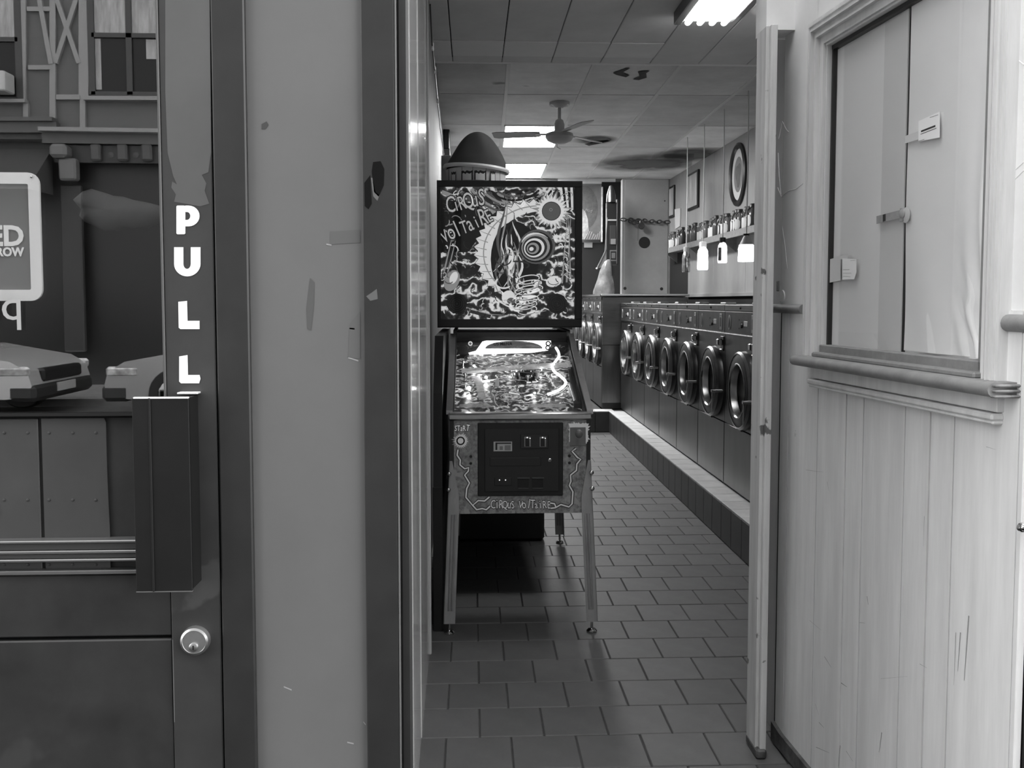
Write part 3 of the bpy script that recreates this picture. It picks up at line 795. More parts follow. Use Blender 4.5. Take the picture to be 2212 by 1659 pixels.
cab.add([(cx0, YC + .01, .487), (cx1, YC + .01, .487), (cx1, 4.0, .487), (cx0, 4.0, .487), (cx0, YE, .602), (cx1, YE, .602)], [(0, 1, 2, 3), (3, 2, 5, 4)], 1)
cab.build('cabinet', [M_cab, M_cab_side], pb, 0)
M_rail_m = mat('satin rail metal', .5, .3, 1.0, noise=(30, .08))
lb = at(1120, 893, YC - .01)
MB().box(cx0 - .006, cx1 + .006, YC - .012, YC + .055, .872, .902, .007).build('lockdown_bar', M_rail_m, pb)
for sx in (cx0, cx1):
    MB().prism([(3.80, .893), (4.56, 1.183), (4.56, 1.20), (3.80, .909)], sx - .014 if sx < 0 else sx - .012, sx + .012 if sx < 0 else sx + .014, 'x').build('side_rail', M_rail_m, pb, 0)
def gz(y): return .902 + (y - 3.82) * .3816
MB().add([(cx0 + .012, 3.825, gz(3.825)), (cx1 - .012, 3.825, gz(3.825)), (cx1 - .012, 4.57, gz(4.57)), (cx0 + .012, 4.57, gz(4.57))], [(0, 1, 2, 3)]).build('playfield_glass', G_clear, pb, 0)
# playfield plane a hand's breadth under the glass
def pfz(y): return gz(y) - .045 - (y - 3.82) * .03
def PF(px, py, lift=0.0):
    d = ray(px, py)
    for t_ in (1,):
        k = .3516; c = pfz(3.82) - 3.82 * k + lift
        t = (c - EYE) / (d.z - k * d.y)
        return Vector((d.x * t, d.y * t, EYE + d.z * t))
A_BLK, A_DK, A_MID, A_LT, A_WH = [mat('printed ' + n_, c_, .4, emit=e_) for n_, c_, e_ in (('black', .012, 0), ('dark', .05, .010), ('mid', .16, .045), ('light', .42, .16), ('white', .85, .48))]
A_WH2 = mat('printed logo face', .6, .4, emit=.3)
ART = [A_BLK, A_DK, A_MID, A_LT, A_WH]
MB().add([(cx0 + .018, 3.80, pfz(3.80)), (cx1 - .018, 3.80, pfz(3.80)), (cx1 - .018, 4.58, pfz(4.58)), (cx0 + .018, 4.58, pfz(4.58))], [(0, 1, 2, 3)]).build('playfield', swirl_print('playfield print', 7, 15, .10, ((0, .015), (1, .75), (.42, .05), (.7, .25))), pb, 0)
def pfrib(mb, pts, w, mi, lift=.001):
    P = [PF(a, b, lift) for a, b in pts]; k = len(P)
    vs = []
    for i in range(k):
        d = P[min(i + 1, k - 1)] - P[max(i - 1, 0)]; nn_ = Vector((-d.y, d.x, 0)).normalized()
        nn_.z = nn_.y * .35
        ww = (w[i] if isinstance(w, list) else w) * .00105
        vs += [P[i] + nn_ * ww, P[i] - nn_ * ww]
    mb.add(vs, [(2 * i, 2 * i + 1, 2 * i + 3, 2 * i + 2) for i in range(k - 1)], mi)
pr = MB(); R2 = random.Random(3)
for k in range(150):
    a, b = R2.uniform(992, 1232), R2.uniform(770, 876)
    r = R2.uniform(4, 16); st = R2.uniform(0, 360)
    pfrib(pr, arc(a, b, r, r * .38, st, st + R2.uniform(70, 230), 7), [.5] + [R2.uniform(.8, 2.6)] * 6 + [.4], R2.choice([0, 0, 1, 2, 2, 3, 3]), .001 + k * .00003)
for k in range(5):
    pfrib(pr, arc(1103, 857, 16 + k * 2.5, 5 + k * 1.2, 0, 360, 22), 1.0, (3, 0, 3, 1, 2)[k], .006)
pfrib(pr, arc(1098, 862, 30, 22, 110, 290, 16), 1.6, 3, .0065)
pr.build('playfield_art', ART, pb, 0, kind='stuff')
# apron cards, lanes, ramps, posts
ap = MB()
for pts in ([(994, 873), (1050, 870), (1068, 880), (990, 880)], [(1142, 872), (1222, 872), (1224, 880), (1142, 880)], [(1024, 812), (1040, 812), (1050, 862), (1034, 864)]):
    P = [PF(a, b, .009) for a, b in pts]
    MB().add(P, [tuple(range(len(P)))]).build('apron_card', mat('pale card', .38, .4, noise=(60, .3)), pb, 0)
M_clearpl = glass('clear ramp plastic', .30, .75, .05)
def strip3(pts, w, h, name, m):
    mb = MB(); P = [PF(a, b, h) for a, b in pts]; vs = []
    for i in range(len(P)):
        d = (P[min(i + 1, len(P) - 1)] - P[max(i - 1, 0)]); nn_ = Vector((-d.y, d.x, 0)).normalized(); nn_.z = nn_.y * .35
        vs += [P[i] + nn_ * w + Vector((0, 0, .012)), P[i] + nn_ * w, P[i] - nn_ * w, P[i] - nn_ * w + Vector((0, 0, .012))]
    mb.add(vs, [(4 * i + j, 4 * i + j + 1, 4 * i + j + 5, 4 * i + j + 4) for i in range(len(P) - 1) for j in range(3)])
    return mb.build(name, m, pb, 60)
strip3([(998, 806), (1040, 802), (1100, 798), (1160, 794), (1234, 790)], .014, .025, 'reflection_strip', mat('painted reflection strip', .62, .25, emit=.12, noise=(14, .3), stretch=(1, 6, 1)))  # bright reflection in the playfield glass, modelled as a faintly glowing strip
neon = [PF(a, b, .03) for a, b in ((1200, 750), (1206, 760), (1207, 770), (1199, 782), (1193, 793), (1198, 803), (1210, 812), (1221, 823), (1220, 832), (1208, 842), (1195, 848), (1180, 853))]
sm = []
for i in range(len(neon) - 1):
    p0, p1, p2, p3 = neon[max(i - 1, 0)], neon[i], neon[i + 1], neon[min(i + 2, len(neon) - 1)]
    for t in (0, .34, .67):
        sm.append(.5 * ((2 * p1) + (p2 - p0) * t + (2 * p0 - 5 * p1 + 4 * p2 - p3) * t * t + (3 * p1 - p0 - 3 * p2 + p3) * t ** 3))
MB().tube(sm, .0062, 8).build('neon_tube', mat('lit neon tube', .9, .4, emit=3.0), pb, 80)
MB().tube([p + Vector((.012, -.004, -.008)) for p in sm[10:]], .002, 6).build('ramp_wire', M_chrome, pb, 80)
for pts in ([(1040, 790), (1070, 782), (1110, 776), (1160, 768), (1190, 766)], [(1140, 776), (1180, 772)], [(1048, 800), (1062, 790), (1090, 784)], [(1020, 848), (1050, 846), (1072, 838)]):
    MB().tube([PF(a, b, .035) for a, b in pts], .0016, 6).build('ramp_wire', M_chrome, pb, 80)
for (a, b, r) in ((1024, 790, .009), (1034, 799, .009), (1155, 849, .008), (1115, 799, .006), (1102, 798, .006), (1050, 815, .011), (1168, 815, .006), (1012, 838, .012), (1170, 799, .004)):
    p = PF(a, b, .022)
    MB().ball(p, r * .62, 10).build('light_bulb', mat('lit bulb', .9, .4, emit=60.0), pb)
for (a, b) in ((1006, 842), (1018, 848), (1045, 812), (1140, 827), (1185, 826), (1075, 826), (1108, 818), (1118, 850), (1000, 795), (1005, 822), (1160, 818), (1128, 806), (1060, 855)):
    p = PF(a, b, 0)
    MB().lathe([(.009, 0), (.009, .006), (.004, .008), (.004, .026), (.010, .027), (.011, .033), (.004, .036), (0, .036)], 12, 'z', p).build('playfield_post', M_chrome if R2.random() < .6 else A_MID, pb)
for (a, b, c, d) in ((1100, 848, 1122, 852), (1150, 852, 1132, 856), (1138, 826, 1147, 826), (1150, 825, 1160, 825), (1048, 842, 1058, 847), (1120, 834, 1132, 834)):
    MB().tube([PF(a, b, .012), PF(c, d, .012)], [.007, .004], 8, flat=.6).build('insert_paddle', A_WH, pb)
for (a, b) in ((1074, 836), (1108, 806), (1162, 815), (1128, 806)):
    p = PF(a, b, .0); MB().box(p.x - .009, p.x + .009, p.y, p.y + .006, p.z, p.z + .035, .002).build('target', A_LT, pb, 0)
b_ = PF(1136, 812, 0); MB().lathe([(.05, 0), (.05, .018), (.044, .022), (.038, .022), (.036, .005), (0, .005)], 24, 'z', b_).build('scoop_bowl', mat('dark gloss plastic', .02, .15), pb)
# back panel of the playfield with lit banner
py0 = 4.50
bx0, bx1 = at(985, 730, py0), at(1232, 730, py0)
MB().box(cx0 + .02, cx1 - .02, py0 + .012, py0 + .02, pfz(py0), gz(py0) - .004).build('back_panel', A_BLK, pb, 0)
YN = py0
bn = MB(); P = [at(a, b, YN) for a, b in [(1012, 762), (1028, 758), (1042, 738), (1050, 736), (1190, 736), (1190, 746), (1184, 757), (1150, 762), (1030, 766), (1014, 766)]]
bn.prism([(q.x, q.z) for q in P], YN, YN + .006); bo = bn.build('lit_banner', mat('lit banner', .9, .5, emit=2.5), pb, 0)
bn = MB(); poly(bn, [(1048, 753)] + arc(1110, 753, 62, 17, 180, 360, 16) + [(1172, 753)], YN - .001); bn.build('banner_arch', A_MID, pb, 0)
text_mb('US MENA', .022, frontal(at(1066, 746, YN - .0022)), .0003, .0004, 'LEFT', 1.0).build('banner_lettering', A_BLK, pb, 0)
for (a, b, r) in ((1184, 742, 6), (1183, 751, 5.5), (1016, 742, 5)):
    p = at(a, b, YN - .006); MB().ring([(r * .0022, 0), (r * .0022, -.006), (r * .0012, -.006), (r * .0012, 0)], 14, 'y', p).build('banner_ring', mat('dark gloss plastic', .02) if a > 1100 else A_WH, pb)
sl = MB(); P = [PF(1226, 786, .02), PF(1238, 786, .02), PF(1262, 872, .02), PF(1240, 872, .02)]
sl.add(P + [p - Vector((0, 0, .02)) for p in P], [(0, 1, 2, 3), (0, 4, 7, 3), (1, 5, 6, 2), (3, 7, 6, 2)]); sl.build('shooter_lane', M_cab_side, pb, 0)
MB().tube([PF(1232, 832, .03), PF(1243, 868, .03)], .008, 10).build('lane_guide', M_chrome, pb)
# front face: art, door, buttons
YA = YC - .0008
fa = MB()
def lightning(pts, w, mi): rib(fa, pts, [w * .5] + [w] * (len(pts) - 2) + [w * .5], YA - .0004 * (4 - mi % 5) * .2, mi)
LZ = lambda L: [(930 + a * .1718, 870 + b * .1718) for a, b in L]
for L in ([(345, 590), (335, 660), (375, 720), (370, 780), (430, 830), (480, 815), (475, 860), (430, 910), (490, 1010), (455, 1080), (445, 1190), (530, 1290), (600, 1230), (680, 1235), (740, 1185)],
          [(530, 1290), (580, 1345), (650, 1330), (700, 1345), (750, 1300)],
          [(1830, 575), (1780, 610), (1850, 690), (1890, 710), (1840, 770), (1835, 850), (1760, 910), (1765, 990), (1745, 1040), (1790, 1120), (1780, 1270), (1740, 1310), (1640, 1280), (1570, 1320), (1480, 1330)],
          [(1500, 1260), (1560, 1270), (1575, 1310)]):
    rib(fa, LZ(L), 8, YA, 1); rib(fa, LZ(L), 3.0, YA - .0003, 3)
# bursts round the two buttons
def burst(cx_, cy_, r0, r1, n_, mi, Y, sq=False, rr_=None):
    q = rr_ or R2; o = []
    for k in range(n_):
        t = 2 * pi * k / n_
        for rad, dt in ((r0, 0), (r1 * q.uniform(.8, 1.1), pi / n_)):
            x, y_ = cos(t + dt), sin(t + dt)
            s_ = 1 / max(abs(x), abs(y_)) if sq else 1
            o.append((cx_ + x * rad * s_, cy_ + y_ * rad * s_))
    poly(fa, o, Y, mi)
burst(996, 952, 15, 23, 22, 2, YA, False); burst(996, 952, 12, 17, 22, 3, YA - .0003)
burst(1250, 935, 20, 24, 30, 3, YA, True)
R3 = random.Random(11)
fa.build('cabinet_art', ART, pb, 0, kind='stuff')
def funky(word, x, y_, dx, dy, h, Y, rot, name, par, mats, R_, wob=.12):
    """hand-drawn looking letters, one after another along a slope: dark outline behind a light face"""
    o1, o2 = MB(), MB()
    for k, ch in enumerate(word):
        s_ = h * R_.uniform(1 - wob, 1 + wob) * Y / F * 1.35
        p = at(x + dx * k, y_ + dy * k, Y)
        r_ = math.radians(rot + R_.uniform(-9, 9))
        for mbx, off, bold in ((o1, .0004, s_ * .055), (o2, .0009, s_ * .004)):
            t = text_mb(ch, s_, frontal(p - Vector((0, off, 0)), r_), .0002, bold, 'CENTER', .62)
            mbx.add(t.v, t.f)
    o1.build(name + '_outline', mats[0], par, 0); return o2.build(name, mats[1], par, 0)
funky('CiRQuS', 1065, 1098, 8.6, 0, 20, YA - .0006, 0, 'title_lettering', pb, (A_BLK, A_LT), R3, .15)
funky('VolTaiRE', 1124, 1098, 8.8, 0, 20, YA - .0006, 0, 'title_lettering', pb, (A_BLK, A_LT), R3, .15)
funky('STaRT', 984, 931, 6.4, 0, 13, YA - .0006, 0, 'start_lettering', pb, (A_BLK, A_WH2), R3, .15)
# start button
sb_ = at(995, 952, YC)
o = MB().lathe([(.0175, 0), (.0175, -.006), (.015, -.008), (.0125, -.006), (.0125, -.004), (0, -.004)], 24, 'y', sb_).build('start_button', A_BLK, pb)
MB().lathe([(.0122, -.0035), (.0115, -.006), (0, -.0065)], 20, 'y', sb_).build('button_cap', A_LT, o)
# plunger plate and knob
pa, pbq = at(1231, 923, YC), at(1265, 963, YC)
o = MB().box(pa.x, pbq.x, YC - .004, YC, pbq.z, pa.z, .0015).build('plunger_plate', mat('grey plate', .22, .4), pb, 0)
kb = at(1251, 937, YC - .05)
MB().lathe([(.004, 0), (.004, .02)], 10, 'y', kb).ball(kb, .0155, 16, sz=1.15).build('plunger_knob', mat('grey knob', .18, .2), o)
# coin door
cdx0, cdx1, cdz0, cdz1 = at(1032, 1000, YC).x, at(1216, 1000, YC).x, at(1100, 1071, YC).z, at(1100, 913, YC).z
cd = MB().box(cdx0, cdx1, YC - .006, YC, cdz0, cdz1, .004).build('coin_door_frame', mat('satin black', .016, .42, noise=(20, .2)), pb, 0)
dx0, dx1, dz0, dz1 = at(1047, 1000, YC).x, at(1207, 1000, YC).x, at(1100, 1061, YC).z, at(1100, 925, YC).z
MB().box(dx0, dx1, YC - .0105, YC - .0065, dz0, dz1, .002).build('coin_door', mat('coin door black', .026, .38), cd, 0)
def cbox(x0, y0, x1, y1, d0, d1, name, m, bev=.0015):
    p, q = at(x0, y1, YC), at(x1, y0, YC)
    return MB().box(p.x, q.x, YC - d1, YC - d0, p.z, q.z, bev).build(name, m, cd, 0)
M_cd2 = mat('black plastic', .028, .3)
cbox(1124, 937, 1184, 968, .0095, .016, 'coin_entry', M_cd2)
for x in (1138, 1171):
    cbox(x - 6, 942, x + 8, 964, .016, .0172, 'coin_slot_plate', mat('lit slot', .35, .2, .6))
    cbox(x - 4, 946, x + 5, 963, .0172, .0178, 'coin_slot', M_black, .0003)
    p = at(x + 1, 945, YC - .018); MB().ball(p, .0022, 8).build('slot_lamp', mat('slot lamp', .9, .3, emit=2.0), cd)
    p = at(x + 7, 947, YC - .018); MB().ball(p, .0016, 8).build('slot_lamp', mat('slot lamp', .9), cd)
cbox(1066, 953, 1106, 974, .0104, .0112, 'notice_label', mat('label paper', .55, .5), .0002)
cbox(1070, 955, 1074, 971, .0112, .0115, 'label_mark', M_ink, .0001)
cbox(1074, 955, 1104, 958, .0112, .0115, 'label_mark', M_ink, .0001)
cbox(1079, 963, 1086, 971, .0112, .0115, 'label_mark', mat('grey print', .25), .0001)
cbox(1090, 961, 1103, 972, .0112, .0115, 'label_mark', mat('grey print', .25), .0001)
cbox(1058, 987, 1168, 1006, .0095, .013, 'bill_cover', M_cd2)
cbox(1060, 987, 1164, 989, .013, .0145, 'bill_cover_lip', mat('worn black', .07, .3), .0004)
p = at(1188, 994, YC - .0095)
MB().lathe([(.0085, 0), (.008, -.004), (.005, -.006), (.004, -.005), (0, -.005)], 20, 'y', p).build('door_lock', M_chrome, cd)
cbox(1068, 1030, 1105, 1048, .0095, .014, 'reject_tray', M_cd2)
for x in (1079, 1092):
    p = at(x, 1037, YC - .0145); MB().lathe([(.0022, 0), (.0016, -.001), (0, -.0012)], 10, 'y', p).build('tray_lamp', mat('slot lamp', .9), cd)
for x0 in (1117, 1148):
    cbox(x0, 1029, x0 + 27, 1033, .0095, .018, 'cup_hood', mat('worn black', .07, .3))
    cbox(x0 + 1, 1034, x0 + 25, 1052, .0095, .011, 'return_cup', M_black)
    cbox(x0 + 2, 1052, x0 + 24, 1054.5, .0095, .017, 'cup_lip', mat('worn black', .07), .0006)
for (a, b) in ((1017, 986), (1017, 1001), (1230, 985), (1230, 1000)):
    p = at(a, b, YC); MB().lathe([(.006, 0), (.005, -.002), (0, -.003)], 14, 'y', p).build('bolt_head', A_BLK, pb)
# legs
def leg(xs, yf, front):
    """angle-section leg, splayed outwards: xs = outer edge at top, +1 right / -1 left"""
    sg_ = 1 if xs > .2 else -1
    zt, zb_ = .705, .045
    xo_t, xo_b = xs + sg_ * .001, xs + sg_ * .026
    yt, yb = yf, yf + (-.055 if front else .03)
    w = .047
    mb = MB()
    def P(t, u, dy=0):      # t: 0 top .. 1 bottom, u: 0 outer edge .. 1 inner edge
        x = xo_t + (xo_b - xo_t) * t - sg_ * u * w
        return Vector((x, yt + (yb - yt) * t + dy, zt + (zb_ - zt) * t))
    th = .003
    prof = [(0, 0), (0, .25), (.22, .95), (.32, 1), (1, 1), (1, 0)]
    a_ = [P(t, u) for t, u in prof]; b_ = [P(t, u, th) for t, u in prof]
    k = len(prof)
    mb.add(a_ + b_, [tuple(range(k)), tuple(range(2 * k - 1, k - 1, -1))] + [(i, (i + 1) % k, k + (i + 1) % k, k + i) for i in range(k)])
    sy = 1 if front else -1
    c_ = [(0, 0), (0, .25), (.22, .95), (.32, 1), (1, 1), (1, 0)]
    a_ = [P(t, 0) + Vector((0, sy * u * w, 0)) for t, u in c_]; b_ = [q + Vector((-sg_ * th, 0, 0)) for q in a_]
    mb.add(a_ + b_, [tuple(range(k)), tuple(range(2 * k - 1, k - 1, -1))] + [(i, (i + 1) % k, k + (i + 1) % k, k + i) for i in range(k)])
    lg = mb.build('leg', M_leg, pb, 30)
    for u in (.42, .68):
        MB().tube([P(.33, u, -.0005), P(.36, u, -.003), P(.90, u, -.003), P(.92, u, -.0005)], .0045, 8).build('leg_rib', M_leg, lg)
    if front:
        for z in (.655, .590):
            t = (zt - z) / (zt - zb_); q = P(t, -.02)
            MB().ball(q + Vector((-sg_ * .002, -.008, 0)), .0105, 12).build('leg_bolt', M_chrome, lg)
    q = P(1, .5); q.y += sy * .012
    MB().lathe([(.0, 0), (.020, 0), (.022, .006), (.014, .014), (.006, .016), (.006, .05), (0, .05)], 16, 'z', (q.x, q.y, 0)).build('leg_leveler', M_chrome, lg)
M_leg = mat('leg metal', .40, .38, .45, noise=(26, .14), stretch=(1, 1, .3))
leg(cx0, YC - .004, True); leg(cx1, YC - .004, True)
leg(cx0, YE + .004, False); leg(cx1, YE + .004, False)
# backbox
q0, q1 = at(942, 705, YB), at(1258, 390, YB)
BX0, BX1, BZ0, BZ1 = -.172, .545, 1.228, 1.950
M_bb = mat('backbox black', .016, .35, noise=(10, .2))
bb = MB()
bb.box(BX0, BX0 + .018, YB, YE + .05, BZ0, BZ1).box(BX1 - .018, BX1, YB, YE + .05, BZ0, BZ1).box(BX0, BX1, YB, YE + .05, BZ1 - .018, BZ1)
bb.box(BX0, BX1, YB, YE + .05, BZ0, BZ0 + .018).box(BX0, BX1, YB + .06, YE + .05, BZ0, BZ1)
bb.build('backbox', M_bb, pb, 0)
ax0, ax1, az0, az1 = at(949, 500, YB + .02).x, at(1242, 500, YB + .02).x, at(1100, 690, YB + .02).z, at(1100, 404, YB + .02).z
fr_ = MB()
fr_.box(BX0 + .001, BX1 - .001, YB - .004, YB + .012, az1 - .002, BZ1 - .002, .003).box(BX0 + .001, BX1 - .001, YB - .004, YB + .012, BZ0 + .002, az0 + .002, .003)
fr_.box(BX0 + .001, ax0 + .002, YB - .004, YB + .012, az0, az1, .003).box(ax1 - .002, BX1 - .001, YB - .004, YB + .012, az0, az1, .003)
fr_.build('backglass_frame', M_bb, pb, 0)
YG = YB + .022
BGM = ART + [swirl_print('busy printed ground', 5, 13, .5, ((0, .012), (1, .34), (.5, .03), (.78, .12)))]
bg = MB()
def cl_(p): return (min(max(p[0], 949), 1242), min(max(p[1], 404), 690))
def inside(p): return 951 < p[0] < 1240 and 406 < p[1] < 688
def gp(pts, mi, d): poly(bg, [cl_(p) for p in pts], YG - d * .00012, mi)
def gr(pts, w, mi, d):
    ws_ = w if isinstance(w, list) else [w] * len(pts); run = []
    for p, q in list(zip(pts, ws_)) + [(None, None)]:          # keep only the stretches that lie on the glass
        if p and inside(p): run.append((p, q))
        else:
            if len(run) > 1: rib(bg, [r[0] for r in run], [r[1] for r in run], YG - d * .00012, mi)
            run = []
gp([(947, 402), (1244, 402), (1244, 692), (947, 692)], 5, 0)
# curved tent stripes in the upper corners
for k in range(7):
    a0 = -178 + k * 19
    gr(arc(900, 560, 130 + k * 17, 120 + k * 17, -75, -32, 10), [9] * 11, (3, 2)[k % 2], 2 + k)
for k in range(7):
    gr(arc(1110, 360, 40 + k * 12, 46 + k * 9, 10, 170, 14), 4.5, (3, 1, 2, 0)[k % 4], 10 + k)
for k in range(6):
    gp([(1208 + k * 6, 402), (1213 + k * 6, 402), (1222 + k * 4.5, 452), (1216 + k * 4.5, 456)], (4, 0)[k % 2], 18 + k)
gp([(947, 430), (1030, 440), (1062, 480), (1010, 545), (947, 545)], 0, 22)
RA = random.Random(5)
for k in range(170):
    a, b = RA.uniform(952, 1238), RA.uniform(410, 684)
    r = RA.uniform(3, 15); st = RA.uniform(0, 360)
    gr(arc(a, b, r, r * RA.uniform(.4, 1.2), st, st + RA.uniform(50, 190), 7, RA.uniform(0, 180)), [.4] + [RA.uniform(.8, 2.8)] * 6 + [.4], RA.choice([0, 0, 1, 2, 2, 3, 3, 4]), 24 + k * .1)
# the great feathered swoosh
out, inn = arc(1160, 545, 128, 108, -75, -255, 40), arc(1175, 548, 112, 92, -72, -262, 40)
sw = []
for i in range(len(out)):
    k_ = 1 if i % 2 else 1.075
    sw.append((1160 + (out[i][0] - 1160) * k_, 545 + (out[i][1] - 545) * k_))
for i in range(len(sw) - 1):
    gp([sw[i], sw[i + 1], inn[i + 1], inn[i]], 4, 44)
    if i % 2 == 0: gr([sw[i], (sw[i][0] * .3 + inn[i][0] * .7, sw[i][1] * .3 + inn[i][1] * .7)], [.5, 1.4], 2, 45)
gr([(a * .6 + c * .4, b * .6 + d * .4) for (a, b), (c, d) in zip(out, inn)], 2.5, 3, 46)
gr(sw, 1.6, 0, 46.5)
# dark ground inside it and nested curling ribbons (an abstract whirl in place of the printed figure)
gp(arc(1112, 560, 52, 82, 0, 360, 26), 0, 47)
for k in range(26):                       # flame-like ribbons rising through the middle
    x0_, y0_ = RA.uniform(1072, 1140), RA.uniform(560, 660); hgt = RA.uniform(60, 150); amp = RA.uniform(6, 20); ph_ = RA.uniform(0, 6)
    pts = [(x0_ + (1100 - x0_) * .6 * i / 14 + amp * sin(ph_ + i * .42) * (1 - i / 20), y0_ - hgt * i / 14) for i in range(15)]
    wd = RA.uniform(1.5, 6.5)
    gr(pts, [.6 + wd * sin(pi * i / 14) for i in range(15)], (4, 2, 0, 3, 1, 4, 3)[k % 7], 48 + k * .35)
for k in range(9):
    gr(arc(1098 + RA.uniform(-26, 26), 580 + RA.uniform(-26, 34), RA.uniform(10, 26), RA.uniform(8, 20), 180 + k * 31, 330 + k * 37, 10), [.6] + [RA.uniform(1.5, 4)] * 9 + [.5], (2, 3, 1, 4)[k % 4], 58 + k * .2)
# ball of rings at the right
for k in range(9):
    gp(arc(1160 - k * 1.5, 533 + k * .6, 40 - k * 4.4, 37 - k * 4.1, 0, 360, 26, -20), (2, 0, 3, 1, 4, 0, 3, 1, 4)[k], 61 + k)
gr(arc(1158, 534, 33, 30, 200, 320, 12), [1, 2, 3, 3, 4, 4, 4, 3, 3, 2, 2, 1, 1], 4, 71)
# sun burst
def star(cx_, cy_, r0, r1, n_, mi, d):
    o = []
    for k in range(n_):
        t = 2 * pi * k / n_; o.append((cx_ + r0 * cos(t), cy_ + r0 * sin(t))); t += pi / n_
        q = r1 * RA.uniform(.78, 1.15); o.append((cx_ + q * cos(t), cy_ + q * sin(t)))
    c = (cx_, cy_)
    for k in range(len(o)): gp([c, o[k], o[(k + 1) % len(o)]], mi, d)
star(1191, 456, 29, 44, 22, 3, 72); star(1191, 456, 26, 37, 26, 4, 73)
gp(arc(1191, 456, 20, 20, 0, 360, 24), 2, 74); gr(arc(1191, 456, 20, 20, 0, 360, 24), 1.2, 0, 75); gr(arc(1190, 453, 3, 3, 0, 360, 10), 1, 3, 75)
star(1200, 512, 4, 8, 8, 4, 74)
# coil of hoops
for k in range(7):
    cy_ = 604 + k * 11
    gr(arc(1140 + 3 * sin(k), cy_, 30 - abs(k - 2) * 2.4, 9, 0, 360, 26, -10), 2.0, 4, 76 + k)
    gr(arc(1140 + 3 * sin(k), cy_ + 1.5, 29 - abs(k - 2) * 2.4, 9, 10, 170, 14, -10), 1.6, 2, 76.5 + k)
gp(arc(1098, 642, 14, 15, 0, 360, 16, 30), 4, 84); gp(arc(1104, 650, 9, 7, 0, 360, 14), 2, 85)
gr([(1070, 640), (1080, 652), (1094, 660), (1112, 668), (1140, 664)], [1, 3, 3, 3, 1], 4, 85)
# spires, both sides
for (xa__, ya__, xb__, yb__) in ((1226, 462, 1214, 612), (1233, 470, 1224, 610), (984, 520, 962, 610), (976, 515, 958, 592), (1228, 470, 1232, 600)):
    gr([(xa__, ya__), (xb__, yb__)], [1.5, 4], 3, 86); gr([(xa__ + 2, ya__ + 8), (xb__ + 3, yb__)], [.6, 1.2], 0, 86.5)
for k in range(9): gr([(1218 + k * .3, 490 + k * 13), (1230 - k * .2, 497 + k * 13)], 1.3, 4, 87)
gp(arc(976, 606, 16, 24, 0, 360, 18, 24), 3, 88); gp(arc(980, 600, 8, 14, 0, 360, 14, 24), 4, 88.4); gp(arc(1196, 608, 17, 12, 0, 360, 18, -14), 4, 88); gr(arc(1196, 608, 12, 7, 20, 190, 12), 1.4, 1, 88.5)
# curved stage edge at the bottom
gr([(950, 640), (1000, 668), (1060, 684), (1120, 688), (1180, 676), (1240, 640)], [6, 7, 8, 8, 7, 5], 1, 89)
gr([(950, 634), (1000, 662), (1060, 679), (1120, 683), (1180, 671), (1240, 634)], 1.4, 3, 90)
for k in range(230):                       # busy small line work over the rest of the print
    a, b = RA.uniform(952, 1238), RA.uniform(408, 684)
    if (a - 1095) ** 2 / 60 ** 2 + (b - 545) ** 2 / 100 ** 2 < 1 or (a - 1191) ** 2 + (b - 456) ** 2 < 40 ** 2 or (a < 1062 and b < 540 and b > 425): continue
    if (a - 1160) ** 2 + (b - 533) ** 2 < 38 ** 2: continue
    r = RA.uniform(2.5, 11); st = RA.uniform(0, 360)
    gr(arc(a, b, r, r * RA.uniform(.4, 1.2), st, st + RA.uniform(60, 200), 7, RA.uniform(0, 180)), [.4] + [RA.uniform(.8, 2.6)] * 6 + [.4], RA.choice([0, 0, 2, 2, 3, 3, 4]), 90.5 + k * .01)
bgo = bg.build('backglass_art', BGM, pb, 0, kind='stuff')
funky('CiRQuS', 975, 458, 13.2, -3.0, 33, YG - .0116, -10, 'logo_lettering', pb, (A_BLK, A_WH2), R3, .14)
funky('VolTaiRE', 966, 522, 13.6, -6.2, 33, YG - .0116, -22, 'logo_lettering', pb, (A_BLK, A_WH2), R3, .14)
for (a, b) in ((987, 656), (1203, 656)):
    p = at(a, b, YG - .0125)
    mb = MB().lathe([(.050, 0), (.050, -.001), (0, -.001)], 28, 'y', p)
    for r in (.012, .022, .032, .042):
        mb.ring([(r, -.001), (r, -.004), (r + .004, -.004), (r + .004, -.001)], 28, 'y', p, 1)
    mb.lathe([(.005, -.001), (.004, -.004), (0, -.004)], 14, 'y', p, 1)
    mb.build('speaker_grille', [A_BLK, mat('speaker slat', .04, .3)], pb)
MB().box(ax0, ax1, YB + .003, YB + .006, az0, az1).build('backglass', G_clear, pb, 0)

# dark bin standing behind it
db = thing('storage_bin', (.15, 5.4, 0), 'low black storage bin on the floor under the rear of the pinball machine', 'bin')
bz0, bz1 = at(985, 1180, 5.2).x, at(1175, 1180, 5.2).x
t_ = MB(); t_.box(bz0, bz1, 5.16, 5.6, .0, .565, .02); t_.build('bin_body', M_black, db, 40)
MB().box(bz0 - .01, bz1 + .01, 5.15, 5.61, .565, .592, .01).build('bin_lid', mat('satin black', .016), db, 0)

bo_ = thing('gap_filler_board', (-.145, 4.4, 0), 'tall black board added to fill the dark gap between left wall and pinball machine', 'board')  # added board, its black fills the dark gap beside the machine
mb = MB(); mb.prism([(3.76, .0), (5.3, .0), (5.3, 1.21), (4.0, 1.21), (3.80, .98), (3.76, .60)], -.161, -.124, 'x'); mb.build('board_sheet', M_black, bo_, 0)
MB().box(-.163, -.122, 3.752, 3.762, .0, .60, .002).build('board_edge', mat('satin black', .016), bo_, 0)

